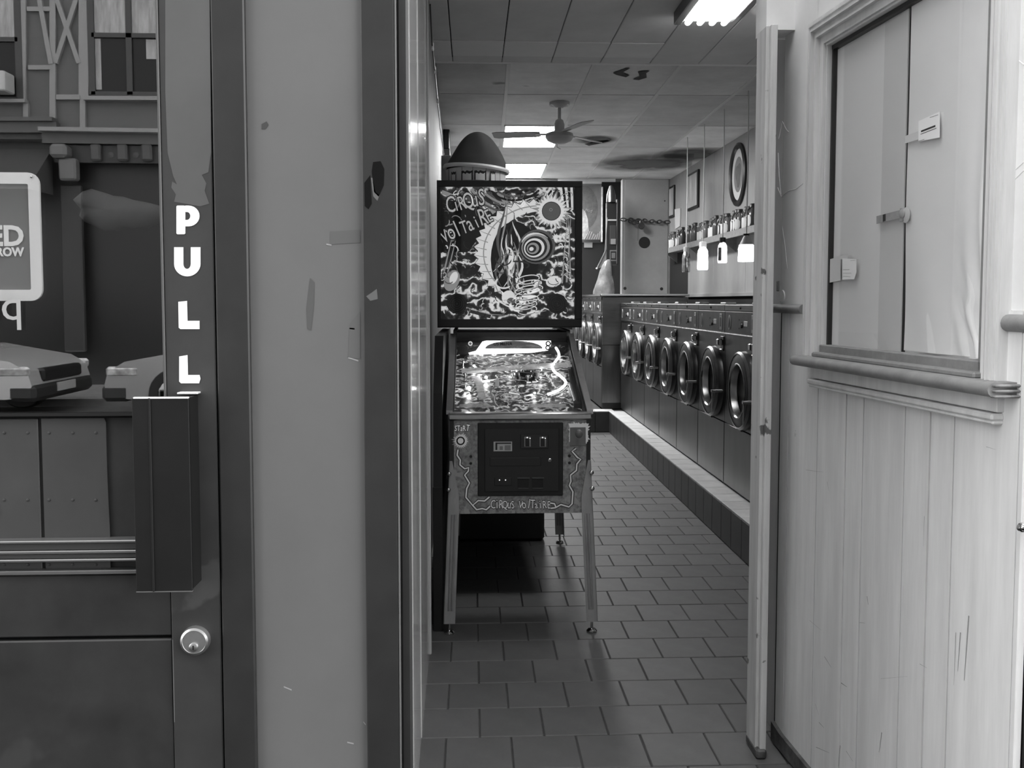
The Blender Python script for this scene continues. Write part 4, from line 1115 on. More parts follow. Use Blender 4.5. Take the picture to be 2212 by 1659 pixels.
# striped tub with dark dome on the backbox
TY = 4.80
tb = thing('domed_tub', (at(1030, 380, TY).x, TY, BZ1), 'pale printed tub with thick white rim and dark dome on top of the pinball machine', 'tub')
tc_ = at(1029, 366, TY)
tilt = Matrix.Translation((tc_.x, TY, 0)) @ Matrix.Rotation(math.radians(4.5), 4, 'Y') @ Matrix.Translation((-tc_.x, -TY, 0))
zr_ = tc_.z
MB().lathe([(.148, BZ1 + .002), (.155, zr_ - .006), (.150, zr_ - .006), (.145, BZ1 + .006), (0, BZ1 + .006)], 40, 'z', (tc_.x, TY, 0)).build('tub_body', mat('pale tub card', .8, .5, noise=(9, .1)), tb)
mb = MB(); mb.ring([(.155, zr_ - .010), (.168, zr_ - .012), (.172, zr_ - .002), (.168, zr_ + .008), (.155, zr_ + .007)], 44, 'z', (tc_.x, TY, 0))
mb.v = [tuple(tilt @ (Vector(v) - Vector((0, 0, zr_))) + Vector((0, 0, zr_))) for v in mb.v]
mb.build('tub_rim', mat('white rim', .88, .4), tb)
hz = at(1035, 285, TY).z - zr_
pf = [(.152, .0), (.150, .03)] + [(.150 * ((1 - t) ** .78), .03 + (hz - .03) * (1 - (1 - t) ** 1.55) ** 1.0) for t in [i / 12 for i in range(1, 12)]] + [(0, hz)]
mb = MB(); nn = 36; vs = []
for i, (r, h_) in enumerate(pf):
    for j in range(nn):
        t = 2 * pi * j / nn; w_ = 1 + .035 * sin(5 * t + 3 * i / 12) * min(1, h_ / .05)
        vs.append((tc_.x + r * w_ * cos(t) + .006 * h_ / hz, TY + r * w_ * sin(t), zr_ + h_))
mb.add(vs, [(i * nn + j, i * nn + (j + 1) % nn, (i + 1) * nn + (j + 1) % nn, (i + 1) * nn + j) for i in range(len(pf) - 1) for j in range(nn)])
mb.build('dome', mat('matt dark cloth', .075, .95), tb, 80)
for a in (-155, -118, -97, -72, -40):
    x, y_ = tc_.x + .1545 * cos(math.radians(a)), TY + .1545 * sin(math.radians(a))
    MB().box(-.0008, .0008, -.0005, .0005, BZ1 + .01, zr_ - .008, xf=Matrix.Translation((x, y_, 0)) @ Matrix.Rotation(math.radians(a + 90), 4, 'Z')).build('seam', M_ink, tb, 0)
for a, w_ in ((-138, .035), (-108, .06), (-83, .06), (-58, .03)):
    for s_, m, dr_ in ((1.0, M_ink, .0006), (.78, M_white_vinyl, .0012)):
        mb = MB(); vs = []
        for k in range(7):
            t = math.radians(a) + w_ * s_ / .155 * (k / 6 - .5); r = .1545 + dr_
            for z_ in (BZ1 + .01, BZ1 + .055 * s_ + .004 * sin(k * 2.4)):
                vs.append((tc_.x + r * cos(t), TY + r * sin(t), z_))
        mb.add(vs, [(2 * k, 2 * k + 2, 2 * k + 3, 2 * k + 1) for k in range(6)]); mb.build('printed_shape', m, tb, 0)

# ------------------------------------------------------------------ washing machines
M_wpanel = mat('washer steel panel', .125, .33, .85, noise=(5, .2), stretch=(1, 1, .25), rnd=.08)
M_wdark = mat('washer dark steel', .075, .3, .7, noise=(6, .3))
M_gasket = mat('dark door ring', .028, .36, .1, noise=(12, .3))
M_ctrl = mat('control fascia', .055, .35, .4, noise=(20, .3))
M_badge = mat('silver badge', .5, .3, .6)
def washer_proto(xf_, depth, z0, z1, name, ringz, bright):
    """front faces -X; local origin on the floor line at the near front corner"""
    t = bpy.data.objects.new(name, None); COL.objects.link(t)
    W = .665; h = z1 - z0
    B = lambda *a, **k: MB().box(*a, **k)
    zc_, zl = z1 - .175, z1 - .035
    body = MB().box(.012, depth, .001, W - .001, .0, h, .004)
    body.build('body', M_wdark, t, 0, True)
    B(.0, .014, .0045, W - .0045, .012, ringz - z0 - .235, bev=.003).build('lower_panel', M_wpanel, t, 0, True)
    B(.002, .014, .002, W - .002, ringz - z0 - .232, zc_ - z0 - .004, bev=.002).build('door_panel', M_wdark if not bright else M_wpanel, t, 0, True)
    f = B(-.004, .014, .002, W - .002, zc_ - z0 + .004, zl - z0 - .003, bev=.003).build('control_panel', M_ctrl, t, 0, True)
    B(-.010, .012, .002, W - .002, zc_ - z0 - .004, zc_ - z0 + .004, bev=.002).build('chrome_strip', M_chrome, t, 0, True)
    l_ = B(-.006, .03, .001, W - .001, zl - z0, h + .002, bev=.003).build('top_lip', M_wpanel, t, 0, True)
    MB().lathe([(.008, -.006), (.006, -.011), (0, -.012)], 12, 'x', (0, W * .5, zl - z0 + .018)).build('screw', M_black, l_, 40, True)
    if not bright: B(.02, .09, .08, .2, h, h + .016, bev=.004).build('soap_lid', M_badge, t, 0, True)
    zm = (zc_ + zl) / 2 - z0
    MB().lathe([(.028, -.004), (.027, -.007), (0, -.007)], 20, 'x', (0, W - .10, zm), sy=1.65).build('oval_badge', mat('pale coin plate', .36), f, 40, True)
    MB().lathe([(.020, -.007), (.019, -.0078), (0, -.0078)], 20, 'x', (0, W - .10, zm), sy=1.7).build('badge_centre', M_ctrl, f, 40, True)
    B(-.008, -.003, .06, .115, zm - .05, zm + .05, bev=.002).build('coin_plate', mat('pale coin plate', .36, .35, .2), f, 0, True)
    B(-.0095, -.007, .075, .10, zm - .03, zm + .03, bev=.001).build('coin_slot', M_ctrl, f, 0, True)
    B(-.006, -.003, .20, .265, zm - .016, zm + .014, bev=.001).build('price_label', mat('label white', .75, .5), f, 0, True)
    MB().lathe([(.017, -.003), (.015, -.012), (0, -.013)], 14, 'x', (0, .31, zm - .012)).build('dial', M_ctrl, f, 40, True)
    for zz in (.02, -.03):
        MB().lathe([(.006, -.003), (.005, -.006), (0, -.007)], 8, 'x', (0, .36, zm + zz)).build('indicator', M_black, f, 40, True)
    rz = ringz - z0; yc = W / 2 - .08
    rg = MB().ring([(.155, -.038), (.160, -.042), (.208, -.038), (.222, -.026), (.228, .004), (.155, .004)], 44, 'x', (0, yc, rz)).build('door', M_gasket, t, 40, True)
    MB().ring([(.149, -.040), (.154, -.047), (.160, -.044), (.155, -.036)], 44, 'x', (0, yc, rz)).build('door_rim', M_chrome, rg, 50, True)
    MB().ring([(.210, -.040), (.216, -.043), (.226, -.030), (.219, -.024)], 44, 'x', (0, yc, rz)).build('outer_rim', M_steel, rg, 50, True)
    MB().lathe([(.152, -.040), (.149, -.02), (.144, -.002)], 36, 'x', (0, yc, rz), cap=False).build('bowl_wall', M_steel, rg, 40, True)
    MB().lathe([(.144, -.002), (.130, .05), (.10, .085), (0, .10)], 36, 'x', (0, yc, rz), cap=False).build('door_bowl', mat('dark bowl glass', .015, .4, spec=.15), rg, 40, True)
    hd_ = MB().tube([(-.012, .015, rz - .04), (-.08, .015, rz - .04)], .0105, 10).tube([(-.012, .015, rz - .04), (-.012, .06, rz - .04)], .007, 8).build('door_handle', M_chrome, rg, 40, True)
    B(-.078, -.072, .011, .018, rz - .17, rz - .035, bev=.002).build('handle_plate', M_badge, hd_, 0, True)
    lt = B(-.004, .006, .03, .10, zc_ - z0 - .11, zc_ - z0 - .02, bev=.002).build('latch_recess', M_black, t, 0, True)
    B(-.035, -.004, .04, .085, zc_ - z0 - .075, zc_ - z0 - .035, bev=.006).build('latch_knob', M_chrome, lt, 0, True)
    B(-.014, -.003, .04, .085, zc_ - z0 - .108, zc_ - z0 - .098, bev=.003).build('latch_catch', M_badge, lt, 0, True)
    MB().lathe([(.010, .0), (.008, -.01), (0, -.012)], 10, 'x', (0, yc + .03, rz - .232)).build('drain_knob', M_black, t, 40, True)
    return t
ZW0 = .222
wp_ = washer_proto(1.555, .68, ZW0, 1.335, 'washing_machine', .845, False)
near_txt = ['nearest front-loading washer of the right-hand row, partly cut by the door post', 'second front-loading washer from the door post in the right-hand row',
            'third front-loading washer from the door post in the right-hand row', 'fourth and middle front-loading washer of the right-hand row',
            'fifth front-loading washer from the door post in the right-hand row', 'sixth front-loading washer from the door post, last but one of the row',
            'farthest front-loading washer of the right-hand row, in the corner by the big steel bank']
for k in range(7):
    o = wp_ if k == 0 else copy_tree(wp_)
    o.location = (1.557, 4.972 + .665 * k, ZW0)
    tag(o, near_txt[k], 'washing machine', 'front-loading washers in the right-hand row')
# bigger bank in the corner: four machines under one steel top
wq = washer_proto(1.36, .86, ZW0, 1.405, 'large_washing_machine', .90, True)
for k in range(4):
    o = wq if k == 0 else copy_tree(wq)
    o.location = (1.36, 9.69 + .668 * k, ZW0)
    tag(o, ['large steel washer nearest in the back bank, its side facing the aisle', 'second large steel washer of the back bank, seen edge on',
            'third large steel washer of the back bank, seen edge on', 'farthest large steel washer of the back bank, half behind the pinball machine'][k], 'washing machine', 'large washers in the back bank')
sp_ = thing('steel_side_panel', (1.8, 9.67, ZW0), 'wide stainless side panel closing the end of the back washer bank', 'panel')
MB().box(1.362, 2.26, 9.66, 9.685, .90, 1.40, .003).build('upper_sheet', mat('brushed side sheet', .22, .3, .9, noise=(3, .25), stretch=(.5, .5, 3)), sp_, 0)
MB().box(1.362, 2.26, 9.662, 9.685, .285, .897, .003).build('lower_sheet', M_steel_dark, sp_, 0)
MB().box(1.375, 2.26, 9.67, 9.685, ZW0, .283, .001).build('kick_recess', M_black, sp_, 0)
bt = thing('steel_worktop', (1.8, 11, 1.42), 'pale steel top sheet running along the back washer bank', 'worktop')
MB().box(1.345, 2.28, 9.645, 12.45, 1.409, 1.432, .005).build('top_sheet', mat('pale steel top', .5, .35, .6, noise=(8, .1)), bt, 0)
MB().box(1.335, 1.345, 9.65, 12.45, 1.409, 1.431, .002).build('top_edge', M_chrome, bt, 0)

# ------------------------------------------------------------------ right wall: shelf, bottles, frames, pendant lamps
sh = thing('wall_shelf', (2.56, 9.7, 2.0), 'long narrow grey shelf of detergent bottles high on the right wall', 'shelf')
ZS = 2.012
MB().box(2.47, 2.67, 7.3, 12.2, ZS - .022, ZS, .002).build('shelf_board', M_rail, sh, 0)
MB().box(2.462, 2.47, 7.3, 12.2, ZS - .052, ZS + .012, .002).build('shelf_lip', M_rail, sh, 0)
for y_ in (7.9, 9.3, 10.7, 12.0):
    MB().prism([(2.67, ZS - .022), (2.50, ZS - .022), (2.67, ZS - .16)], y_, y_ + .012, 'y').build('bracket', M_rail, sh, 0)
def bottle(name, cb, ccap, clab, w, h, wide=1.0):
    t = bpy.data.objects.new(name, None); COL.objects.link(t)
    mb = MB(); n = 14
    pf = [(0, 0), (.85, 0), (1, .04), (1, .50), (.94, .62), (.62, .76), (.40, .82), (.38, .86)]
    mb.lathe([(r * w, z * h) for r, z in pf], n, 'z', sx=.72, sy=1.0 * wide)
    mb.build('bottle_body', mat('bottle body %.2f' % cb, cb, .25), t, 50, True)
    MB().lathe([(.46 * w, .85 * h), (.46 * w, .985 * h), (.40 * w, h), (0, h)], n, 'z').build('bottle_cap', mat('bottle cap %.2f' % ccap, ccap, .4), t, 50, True)
    if clab:
        mb = MB(); vs = []
        for k in range(9):
            a = pi + (k / 8 - .5) * 1.7; r = w * 1.012
            for z in (.10 * h, .22 * h, .44 * h, .54 * h):
                s_ = 1 if .2 * h < z < .5 * h else .72
                aa = pi + (k / 8 - .5) * 1.7 * s_
                vs.append((r * cos(aa) * .73, r * sin(aa) * wide, z))
        mb.add(vs, [(4 * k + j, 4 * k + j + 1, 4 * k + j + 5, 4 * k + j + 4) for k in range(8) for j in range(3)]); mb.build('bottle_label', mat('bottle label %.2f' % clab, clab, .4), t, 60, True)
    t2_ = MB().tube([(-.62 * w, 0, .80 * h), (-.80 * w, 0, .70 * h), (-.78 * w, 0, .56 * h)], .1 * w, 6); t2_.build('bottle_handle', mat('bottle body %.2f' % cb, cb, .25), t, 50, True)
    return t
bpx = [1649, 1643, 1632, 1620, 1611, 1602, 1595, 1585.5, 1575, 1567, 1558, 1550.5, 1544.5, 1536.5, 1529, 1519, 1513, 1505, 1497.5, 1488, 1478, 1472, 1465.5, 1459, 1453, 1447.5]
protos = [bottle('detergent_bottle', .10, .05, .70, .062, .225), bottle('detergent_bottle', .16, .06, .55, .060, .215), bottle('detergent_bottle', .07, .05, 0, .055, .235)]
adj = ['white-labelled dark detergent bottle', 'grey detergent bottle with pale label', 'plain dark slim detergent bottle']
used = set(); lasty = 0
XSH = 2.55
for k, p in enumerate(bpx):
    v = (0, 0, 0, 1, 0, 1, 0, 0, 1, 0, 0, 2, 0, 0, 1, 1, 1, 2, 2, 2, 2, 1, 0, 1, 0, 1)[k]
    d = ray(p, 460); y_ = max(XSH * d.y / d.x, lasty + .128); lasty = y_
    o = protos[v] if v not in used else copy_tree(protos[v]); used.add(v)
    o.location = (XSH + .015 * sin(k * 2.1), y_, ZS); o.rotation_euler = (0, 0, .35 * sin(k * 1.7))
    tag(o, adj[v] + ' on the wall shelf, ' + ('nearest the door' if k == 0 else 'farthest back' if k == 25 else ORD[k] + ' from the near end'), 'bottle', 'detergent bottles on the wall shelf')
# pendant lamps made of detergent bottles
XL_ = 2.15
def pend(px, y0, y1, kind, label):
    d = ray(px, y0); Y = XL_ * d.y / d.x
    p0, p1 = at(px, y0, Y), at(px, y1, Y); h = p0.z - p1.z
    o = thing('pendant_lamp', (p0.x, Y, p1.z), label, 'lamp', 'bottle pendant lamps over the washers')
    MB().tube([(p0.x, Y, p0.z), (p0.x + .004, Y, p0.z + .5), (p0.x, Y, 2.99)], .005, 6).build('cord', M_cord, o, 60)
    capm, bodm = {'dim': (mat('foil cap', .5, .35), mat('foil bottle', .45, .2, .9, noise=(12, .7))), 'white': (mat('lit white cap', .8, .4, emit=.35), M_bulb),
                  'label': (M_black, mat('half lit bottle', .8, .4, emit=2.6)), 'wide': (M_black, M_bulb)}[kind]
    w = .055 if kind == 'dim' else .065 if kind == 'white' else .052 if kind == 'label' else .078
    z0 = p1.z
    if kind == 'wide':
        MB().lathe([(.022, z0 + h * .93), (.026, z0 + h), (0, z0 + h)], 14, 'z', (p0.x, Y, 0)).build('cap', capm, o)
        MB().lathe([(w * .86, z0 + h * .60), (w * .40, z0 + h * .88), (.022, z0 + h * .94), (0, z0 + h * .94)], 18, 'z', (p0.x, Y, 0), sx=.8).build('shoulder', mat('grey shoulder', .4, .5), o)
        MB().lathe([(w * .96, z0), (w, z0 + .01), (w * .94, z0 + h * .40), (w, z0 + h * .44), (w * .86, z0 + h * .605)], 18, 'z', (p0.x, Y, 0), sx=.8).build('shade', bodm, o)
    else:
        MB().lathe([(w * .52, z0 + h * .80), (w * .52, z0 + h * .98), (w * .4, z0 + h), (0, z0 + h)], 16, 'z', (p0.x, Y, 0)).build('cap', capm, o)
        MB().lathe([(w * .90, z0), (w, z0 + h * .05), (w * 1.0, z0 + h * .30), (w * .94, z0 + h * .38), (w, z0 + h * .50), (w * .9, z0 + h * .68), (w * .52, z0 + h * .81)], 18, 'z', (p0.x, Y, 0), sx=.75).build('shade', bodm, o)
        if kind == 'label':
            MB().box(p0.x - w * .95, p0.x - w * .42, Y - w * 1.03, Y - w * .8, z0 + h * .08, z0 + h * .6, .004).build('label', mat('dark label', .16, .5, noise=(50, .8)), o)
            MB().lathe([(w * .9, z0 + h * .60), (w * .56, z0 + h * .80)], 16, 'z', (p0.x, Y, 0), sx=.77).build('shoulder', mat('dark shoulder', .1, .4), o)
pend(1482.5, 533, 588, 'dim', 'foil-like unlit bottle pendant, farthest back and leftmost of four')
pend(1518.5, 522, 583, 'white', 'tall glowing white bottle pendant lamp with white cap')
pend(1561, 513, 568, 'label', 'slim lit bottle pendant with dark neck and dark label')
pend(1612.5, 505, 565, 'wide', 'wide lit bottle pendant with tapered shoulders, nearest the door post')
# oval framed picture
c_ = atX(1595.5, 377, 2.665); e1, e2 = atX(1578.5, 377, 2.665), atX(1612, 377, 2.665)
ry = (e1.y - e2.y) / 2; rz_ = (atX(1595.5, 310, 2.665).z - atX(1595.5, 446, 2.665).z) / 2
ov = thing('oval_picture', (2.665, c_.y, c_.z), 'oval picture in a thick black frame on the right wall above the bottles', 'picture')
s_ = rz_ / ry
def oval(f0, d0, d1, name, m, k=1.0):
    MB().lathe([(ry * f0, d0), (ry * f0 * .98, d1), (0, d1)], 44, 'x', (2.668, c_.y, c_.z), sy=s_).build(name, m, ov)
MB().ring([(ry * .80, 0), (ry * .83, -.02), (ry * .92, -.035), (ry, -.02), (ry * 1.0, 0)], 48, 'x', (2.668, c_.y, c_.z), sy=s_).build('frame', M_black, ov)
oval(.84, 0, -.006, 'mat_board', mat('white mat', .6, .6))
oval(.56, -.006, -.0075, 'picture', mat('grey print ground', .2, .6))
mb = MB(); P = []
for k in range(26):
    t = 2 * pi * k / 26; r = ry * (.40 + .07 * sin(3 * t + .5))
    P.append((c_.y + r * cos(t) * .8, c_.z + r * s_ * sin(t) * .9))
mb.prism(P, 2.6585, 2.6603, 'x'); mb.build('picture_shape', mat('dark print shape', .09, .6, noise=(20, .3)), ov, 0)
# two flat pictures and a card farther back
def wallpic(name, x0, y0, x1, y1, label, m1, cat='picture'):
    a, b = atX(x0, y0, 2.66), atX(x1, y1, 2.66)
    ya_, yb_ = sorted((a.y, b.y)); zt_ = atX((x0 + x1) / 2, y0, 2.66).z; zb__ = atX((x0 + x1) / 2, y1, 2.66).z
    o = thing(name, (2.66, (ya_ + yb_) / 2, zb__), label, cat)
    MB().box(2.645, 2.669, ya_, yb_, zb__, zt_, .004).build('frame', M_black, o, 0)
    MB().box(2.642, 2.646, ya_ + .03, yb_ - .01, zb__ + .03, zt_ - .03, .001).build('picture', m1, o, 0)
wallpic('poster', 1487, 372, 1509, 452, 'pale framed poster on the right wall behind the first pendant cord', mat('pale poster', .42, .5, noise=(6, .5), stretch=(1, 3, .4)))
wallpic('narrow_picture', 1448, 402, 1457, 470, 'narrow dark-edged picture near the far end of the right wall', mat('pale poster', .42))
ca, cb_ = atX(1457, 452, 2.655), atX(1469, 488, 2.655)
o = thing('notice_card', (2.66, ca.y, cb_.z), 'small white notice card on the right wall above the farthest bottles', 'card')
MB().prism([(cb_.y, ca.z - .02), (ca.y, ca.z), (ca.y - .05, cb_.z - .02), (cb_.y + .02, cb_.z)], 2.655, 2.668, 'x').build('card', mat('card stock', .55, .6), o, 0)

# ------------------------------------------------------------------ back of the room
YCB = 10.6
a, b = at(1345, 386, YCB), at(1443, 634, YCB)
tp = thing('tall_cabinet', ((a.x + b.x) / 2, YCB + .2, 1.432), 'tall pale metal cabinet with round hole standing on the steel bank', 'cabinet')
MB().box(a.x, b.x, YCB + .012, YCB + .13, 1.432, a.z, .006).build('cabinet_body', mat('pale cabinet steel', .23, .45, noise=(4, .1), bump=(40, .04)), tp, 0)
MB().box(a.x + .025, b.x - .006, YCB, YCB + .014, 1.44, a.z - .008, .004).build('front_panel', mat('pale cabinet front', .26, .42, noise=(5, .1), bump=(40, .04)), tp, 0)
def disc(px, py, r, parent, name, m, Y, d=.002):
    p = at(px, py, Y); return MB().lathe([(r, 0), (r, -d), (0, -d)], 28, 'y', p).build(name, m, parent)
disc(1392, 524, .066, tp, 'round_hole', M_black, YCB)
disc(1350, 623, .018, tp, 'bolt_hole', M_black, YCB); disc(1429, 624, .018, tp, 'bolt_hole', M_black, YCB)
disc(1436, 434, .008, tp, 'bolt_hole', M_black, YCB)
sc_ = MB(); poly(sc_, [(1377, 490), (1381, 490), (1380, 520), (1376, 520)], YCB - .0008); sc_.build('scratch', mat('rubbed steel', .2), tp, 0)
# chain with padlock round it
ch = thing('chain', at(1395, 478, YCB - .02), 'heavy dark chain slung across the tall pale cabinet', 'chain')
pts = [(1342, 474), (1352, 475), (1360, 473), (1368, 476), (1376, 475), (1384, 477), (1390, 475), (1397, 478), (1404, 479), (1412, 477), (1420, 480), (1428, 478), (1436, 480), (1446, 480)]
for k in range(len(pts) - 1):
    p, q = at(*pts[k], YCB - .036), at(*pts[k + 1], YCB - .036); m_ = (p + q) / 2; d = q - p; L_ = d.length * .68
    ang = math.atan2(d.z, d.x)
    lp = []
    for j in range(12):
        t = 2 * pi * j / 12; u, v = L_ * cos(t), .017 * sin(t)
        lp.append((m_.x + u * cos(ang) - (v if k % 2 == 0 else 0) * sin(ang), m_.y + (v if k % 2 else 0), m_.z + u * sin(ang) + (v if k % 2 == 0 else 0) * cos(ang)))
    MB().tube(lp, .0065, 6, closed=True).build('link', mat('rusty chain', .055, .5, .5), ch, 60)
pk = thing('padlock', at(1386, 490, YCB - .04), 'dark round padlock hanging from the chain on the tall cabinet', 'padlock')
p = at(1386, 488, YCB - .085)
MB().lathe([(.0, -.02), (.030, -.018), (.036, 0), (.030, .018), (0, .02)], 20, 'y', p, sy=1.15).build('lock_body', mat('dark lock', .06, .4, .5, noise=(30, .4)), pk)
MB().tube([(p.x - .018, p.y, p.z + .02), (p.x - .02, p.y, p.z + .05), (p.x, p.y, p.z + .066), (p.x + .02, p.y, p.z + .05), (p.x + .018, p.y, p.z + .02)], .006, 8).build('shackle', M_steel_dark, pk)
for (px, py, r) in ((1362, 477, .03), (1370, 480, .034), (1378, 479, .028)):
    q = at(px, py, YCB - .055)
    MB().ring([(r - .012, -.012), (r, -.014), (r, .006), (r - .012, .006)], 16, 'y', q).build('link', mat('rusty chain', .055), ch)

# dark doorway, hanging poster, wall phone, bag
dk = struct('door_3', (1.6, 12.48, 0))
a, b = at(1300, 393, 12.47), at(1346, 393, 12.47)
MB().box(a.x, b.x + .3, 12.47, 12.5, 1.2, a.z, 0).build('dark_opening', M_blackmat, dk, 0)
a, b = at(1258, 524, 12.45), at(1300, 640, 12.45)
MB().box(a.x - .4, b.x + .3, 12.46, 12.49, 1.0, a.z, 0).build('dark_lower', M_blackmat, dk, 0)
MB().box(at(1299, 400, 12.4).x, at(1302.5, 400, 12.4).x, 12.38, 12.42, at(1300, 523, 12.4).z, at(1300, 404, 12.4).z, .004).build('door_edge', mat('chipped white edge', .5, .5, noise=(20, .4)), dk, 0)
ps = thing('wall_poster', at(1275, 460, 12.4), 'dim poster with a dark balloon shape and the word nud behind the pinball machine', 'poster')
YPs = 12.40
mb = MB(); P = [at(u, v, YPs) for u, v in ((1240, 400), (1298, 400), (1298, 518), (1240, 518))]
mb.prism([(q.x, q.z) for q in P], YPs, YPs + .01); mb.build('poster_sheet', mat('poster ground', .13, .6, noise=(4, .3)), ps, 0)
mb = MB(); poly(mb, arc(1262, 448, 29, 47, 0, 360, 24), YPs - .002, 0); mb.build('balloon_shape', mat('dark print shape', .06, .6), ps, 0)
mb = MB(); poly(mb, [(1256, 450), (1264, 456), (1270, 474), (1272, 500), (1262, 517), (1250, 517)], YPs - .004, 0); mb.build('pale_shape', mat('pale print shape', .3, .6, noise=(9, .6)), ps, 0)
mb = MB()
for k in range(14):
    rib(mb, [(1262 + k * 2.6, 517), (1270 + k * 2.2, 503 - 4 * sin(k * .6))], 1.1, YPs - .006, k % 2)
mb.build('straw_print', [mat('light straw', .45, .6), mat('dim straw', .15, .6)], ps, 0)
text_mb('nud', .062, frontal(at(1264, 455, YPs - .006), .32), .001, .0005).build('poster_lettering', mat('grey lettering', .26, .6), ps, 0)
st = thing('sticker', at(1271, 529, 12.44), 'small grey sticker on the dark board below the poster', 'sticker')
MB().box(at(1262, 530, 12.44).x, at(1280, 530, 12.44).x, 12.445, 12.459, at(1270, 535, 12.44).z, at(1270, 523, 12.44).z, .002).build('sticker_face', mat('grey sticker', .22, .5), st, 0)
# wall phone
YPh = 10.3
def ph(x0, y0, x1, y1, d0, d1, name, m, par, bev=.004):
    p, q = at(x0, y1, YPh), at(x1, y0, YPh)
    return MB().box(p.x, q.x, YPh - d1, YPh - d0, p.z, q.z, bev).build(name, m, par, 0)
wph = thing('wall_telephone', at(1324, 505, YPh), 'narrow black wall telephone with steel edges and hanging cord beside the tall cabinet', 'telephone')
ph(1310, 437, 1336, 572, -.09, .0, 'phone_body', M_black, wph)
ph(1309.5, 450, 1312, 540, -.06, .006, 'left_edge', M_steel, wph)
ph(1331.5, 430, 1334, 570, -.06, .006, 'right_edge', M_steel, wph)
ph(1317, 487, 1331, 528, .0, .008, 'front_plate', mat('dark plate', .04, .3), wph)
ph(1319, 516, 1330, 528, .008, .011, 'return_tray', mat('grey tray', .2, .4), wph)
ph(1310, 474, 1332, 477.5, .0, .012, 'strap', mat('pale strap', .35, .4), wph)
for k, r in enumerate((8, 6, 4)):
    q, w_ = at(1325 - 0, 552, YPh - .001 - .001 * k), r
    ph(1325 - w_, 552 - w_ * 1.5, 1325 + w_, 552 + w_ * 1.5, .0, .002 + .002 * k, 'relief_plate', (mat('grey line', .12, .4), M_black, mat('grey line', .12))[k], wph, .001)
p = at(1320, 437, YPh + .02)
MB().lathe([(.055, 0), (.05, .08), (.02, .18), (0, .19)], 14, 'z', p).build('phone_top', M_steel_dark, wph)
cpts = [at(u, v, YPh - .02) for u, v in ((1318, 572), (1313, 590), (1311, 605), (1312, 620), (1317, 630))]
MB().tube(cpts, .006, 6).build('cord', M_black, wph)
ph(1319, 572, 1324, 630, -.06, -.03, 'conduit', M_black, wph, .002)
ph(1323, 576, 1327, 596, -.05, -.01, 'cable_drop', M_black, wph, .002)
# translucent bag of laundry
YBg = 10.0
bgz = thing('plastic_bag', at(1310, 632, YBg), 'crumpled pale plastic bag standing on the steel top below the telephone', 'bag')
nn, kk = 20, 14; vs = []
zb_, zt_ = 1.432, at(1310, 560, YBg).z
xc_b = at(1306, 600, YBg).x
for i in range(kk + 1):
    v = i / kk; z = zb_ + (zt_ - zb_) * v
    r = (.088 * (1 - v) ** .55 + .012) * (1 + (.10 if v < .7 else 0) * sin(v * 9))
    for j in range(nn):
        t = 2 * pi * j / nn; w_ = 1 + .10 * sin(5 * t + 7 * v) + .06 * sin(9 * t - 5 * v)
        vs.append((xc_b + r * w_ * cos(t) * 1.1 + .05 * v * v, YBg + .05 + r * w_ * sin(t) * .8, z))
mb = MB(); mb.add(vs, [(i * nn + j, i * nn + (j + 1) % nn, (i + 1) * nn + (j + 1) % nn, (i + 1) * nn + j) for i in range(kk) for j in range(nn)] + [tuple(range(nn)), tuple(range(kk * nn, kk * nn + nn))])
mb.build('bag_film', mat('pale plastic film', .2, .25, noise=(14, .3), bump=(20, .4)), bgz, 70)
hk = thing('paper_flag', at(1300, 560, 10.1), 'slanting grey paper flag with a white knob above the plastic bag', 'flag')
mb = MB(); P = [at(u, v, 10.12) for u, v in ((1289, 580), (1306, 545), (1309, 520), (1310, 575))]
mb.prism([(q.x, q.z) for q in P], 10.12, 10.13); mb.build('flag_sheet', mat('grey film', .2, .4), hk, 0)
MB().ball(at(1289, 580, 10.11), .011, 10).build('knob', M_white_vinyl, hk)
MB().tube([at(1289, 580, 10.11), at(1307, 543, 10.11), at(1312, 470, 10.11)], .005, 6).build('edge_rod', M_steel, hk)

# ------------------------------------------------------------------ left wall fittings
def lw(px, py):     # point on the left wall sheet
    d = ray(px, py); k = -.13 / 9.1
    t = (-.2 - k * 3.5) / (d.x - k * d.y)
    return Vector((0, 0, EYE)) + d * t
cbq = thing('hanging_cable', lw(929, 101), 'thin dark cable with bright clips looping along the upper left wall', 'cable')
cp = [lw(u, v) + Vector((.012, 0, 0)) for u, v in ((924, 10), (929, 101), (935, 152), (941, 216), (948, 280), (956, 334))]
MB().tube(cp, .004, 6).build('cable', M_black, cbq)
for i in (1, 2, 3):
    MB().box(cp[i].x - .006, cp[i].x + .008, cp[i].y - .012, cp[i].y + .012, cp[i].z - .02, cp[i].z + .02, .003).build('clip', M_white_vinyl, cbq, 0)
def wbox3(name, x0, y0, x1, y1, Y, d, label, cat, m, part):
    p, q = at(x0, y1, Y), at(x1, y0, Y)
    o = thing(name, ((p.x + q.x) / 2, Y, p.z), label, cat)
    MB().box(p.x, q.x, Y, Y + d, p.z, q.z, .006).build(part, m, o, 0); return o, p, q
o, p, q = wbox3('speaker_box', 958, 268, 971, 322, 9.0, .3, 'tall narrow dark speaker high on the left wall', 'speaker', M_black, 'speaker_body')
MB().box(p.x + .006, q.x - .006, 8.99, 9.0, p.z + .01, q.z - .01, .002).build('grille', mat('dark cloth', .03, .9), o, 0)
p2, q2 = at(958, 336, 9.0), at(972, 322, 9.0)
MB().box(p2.x, q2.x, 8.98, 9.25, p2.z, q2.z - .002, .004).build('bracket', mat('dark bracket', .06, .5), o, 0)
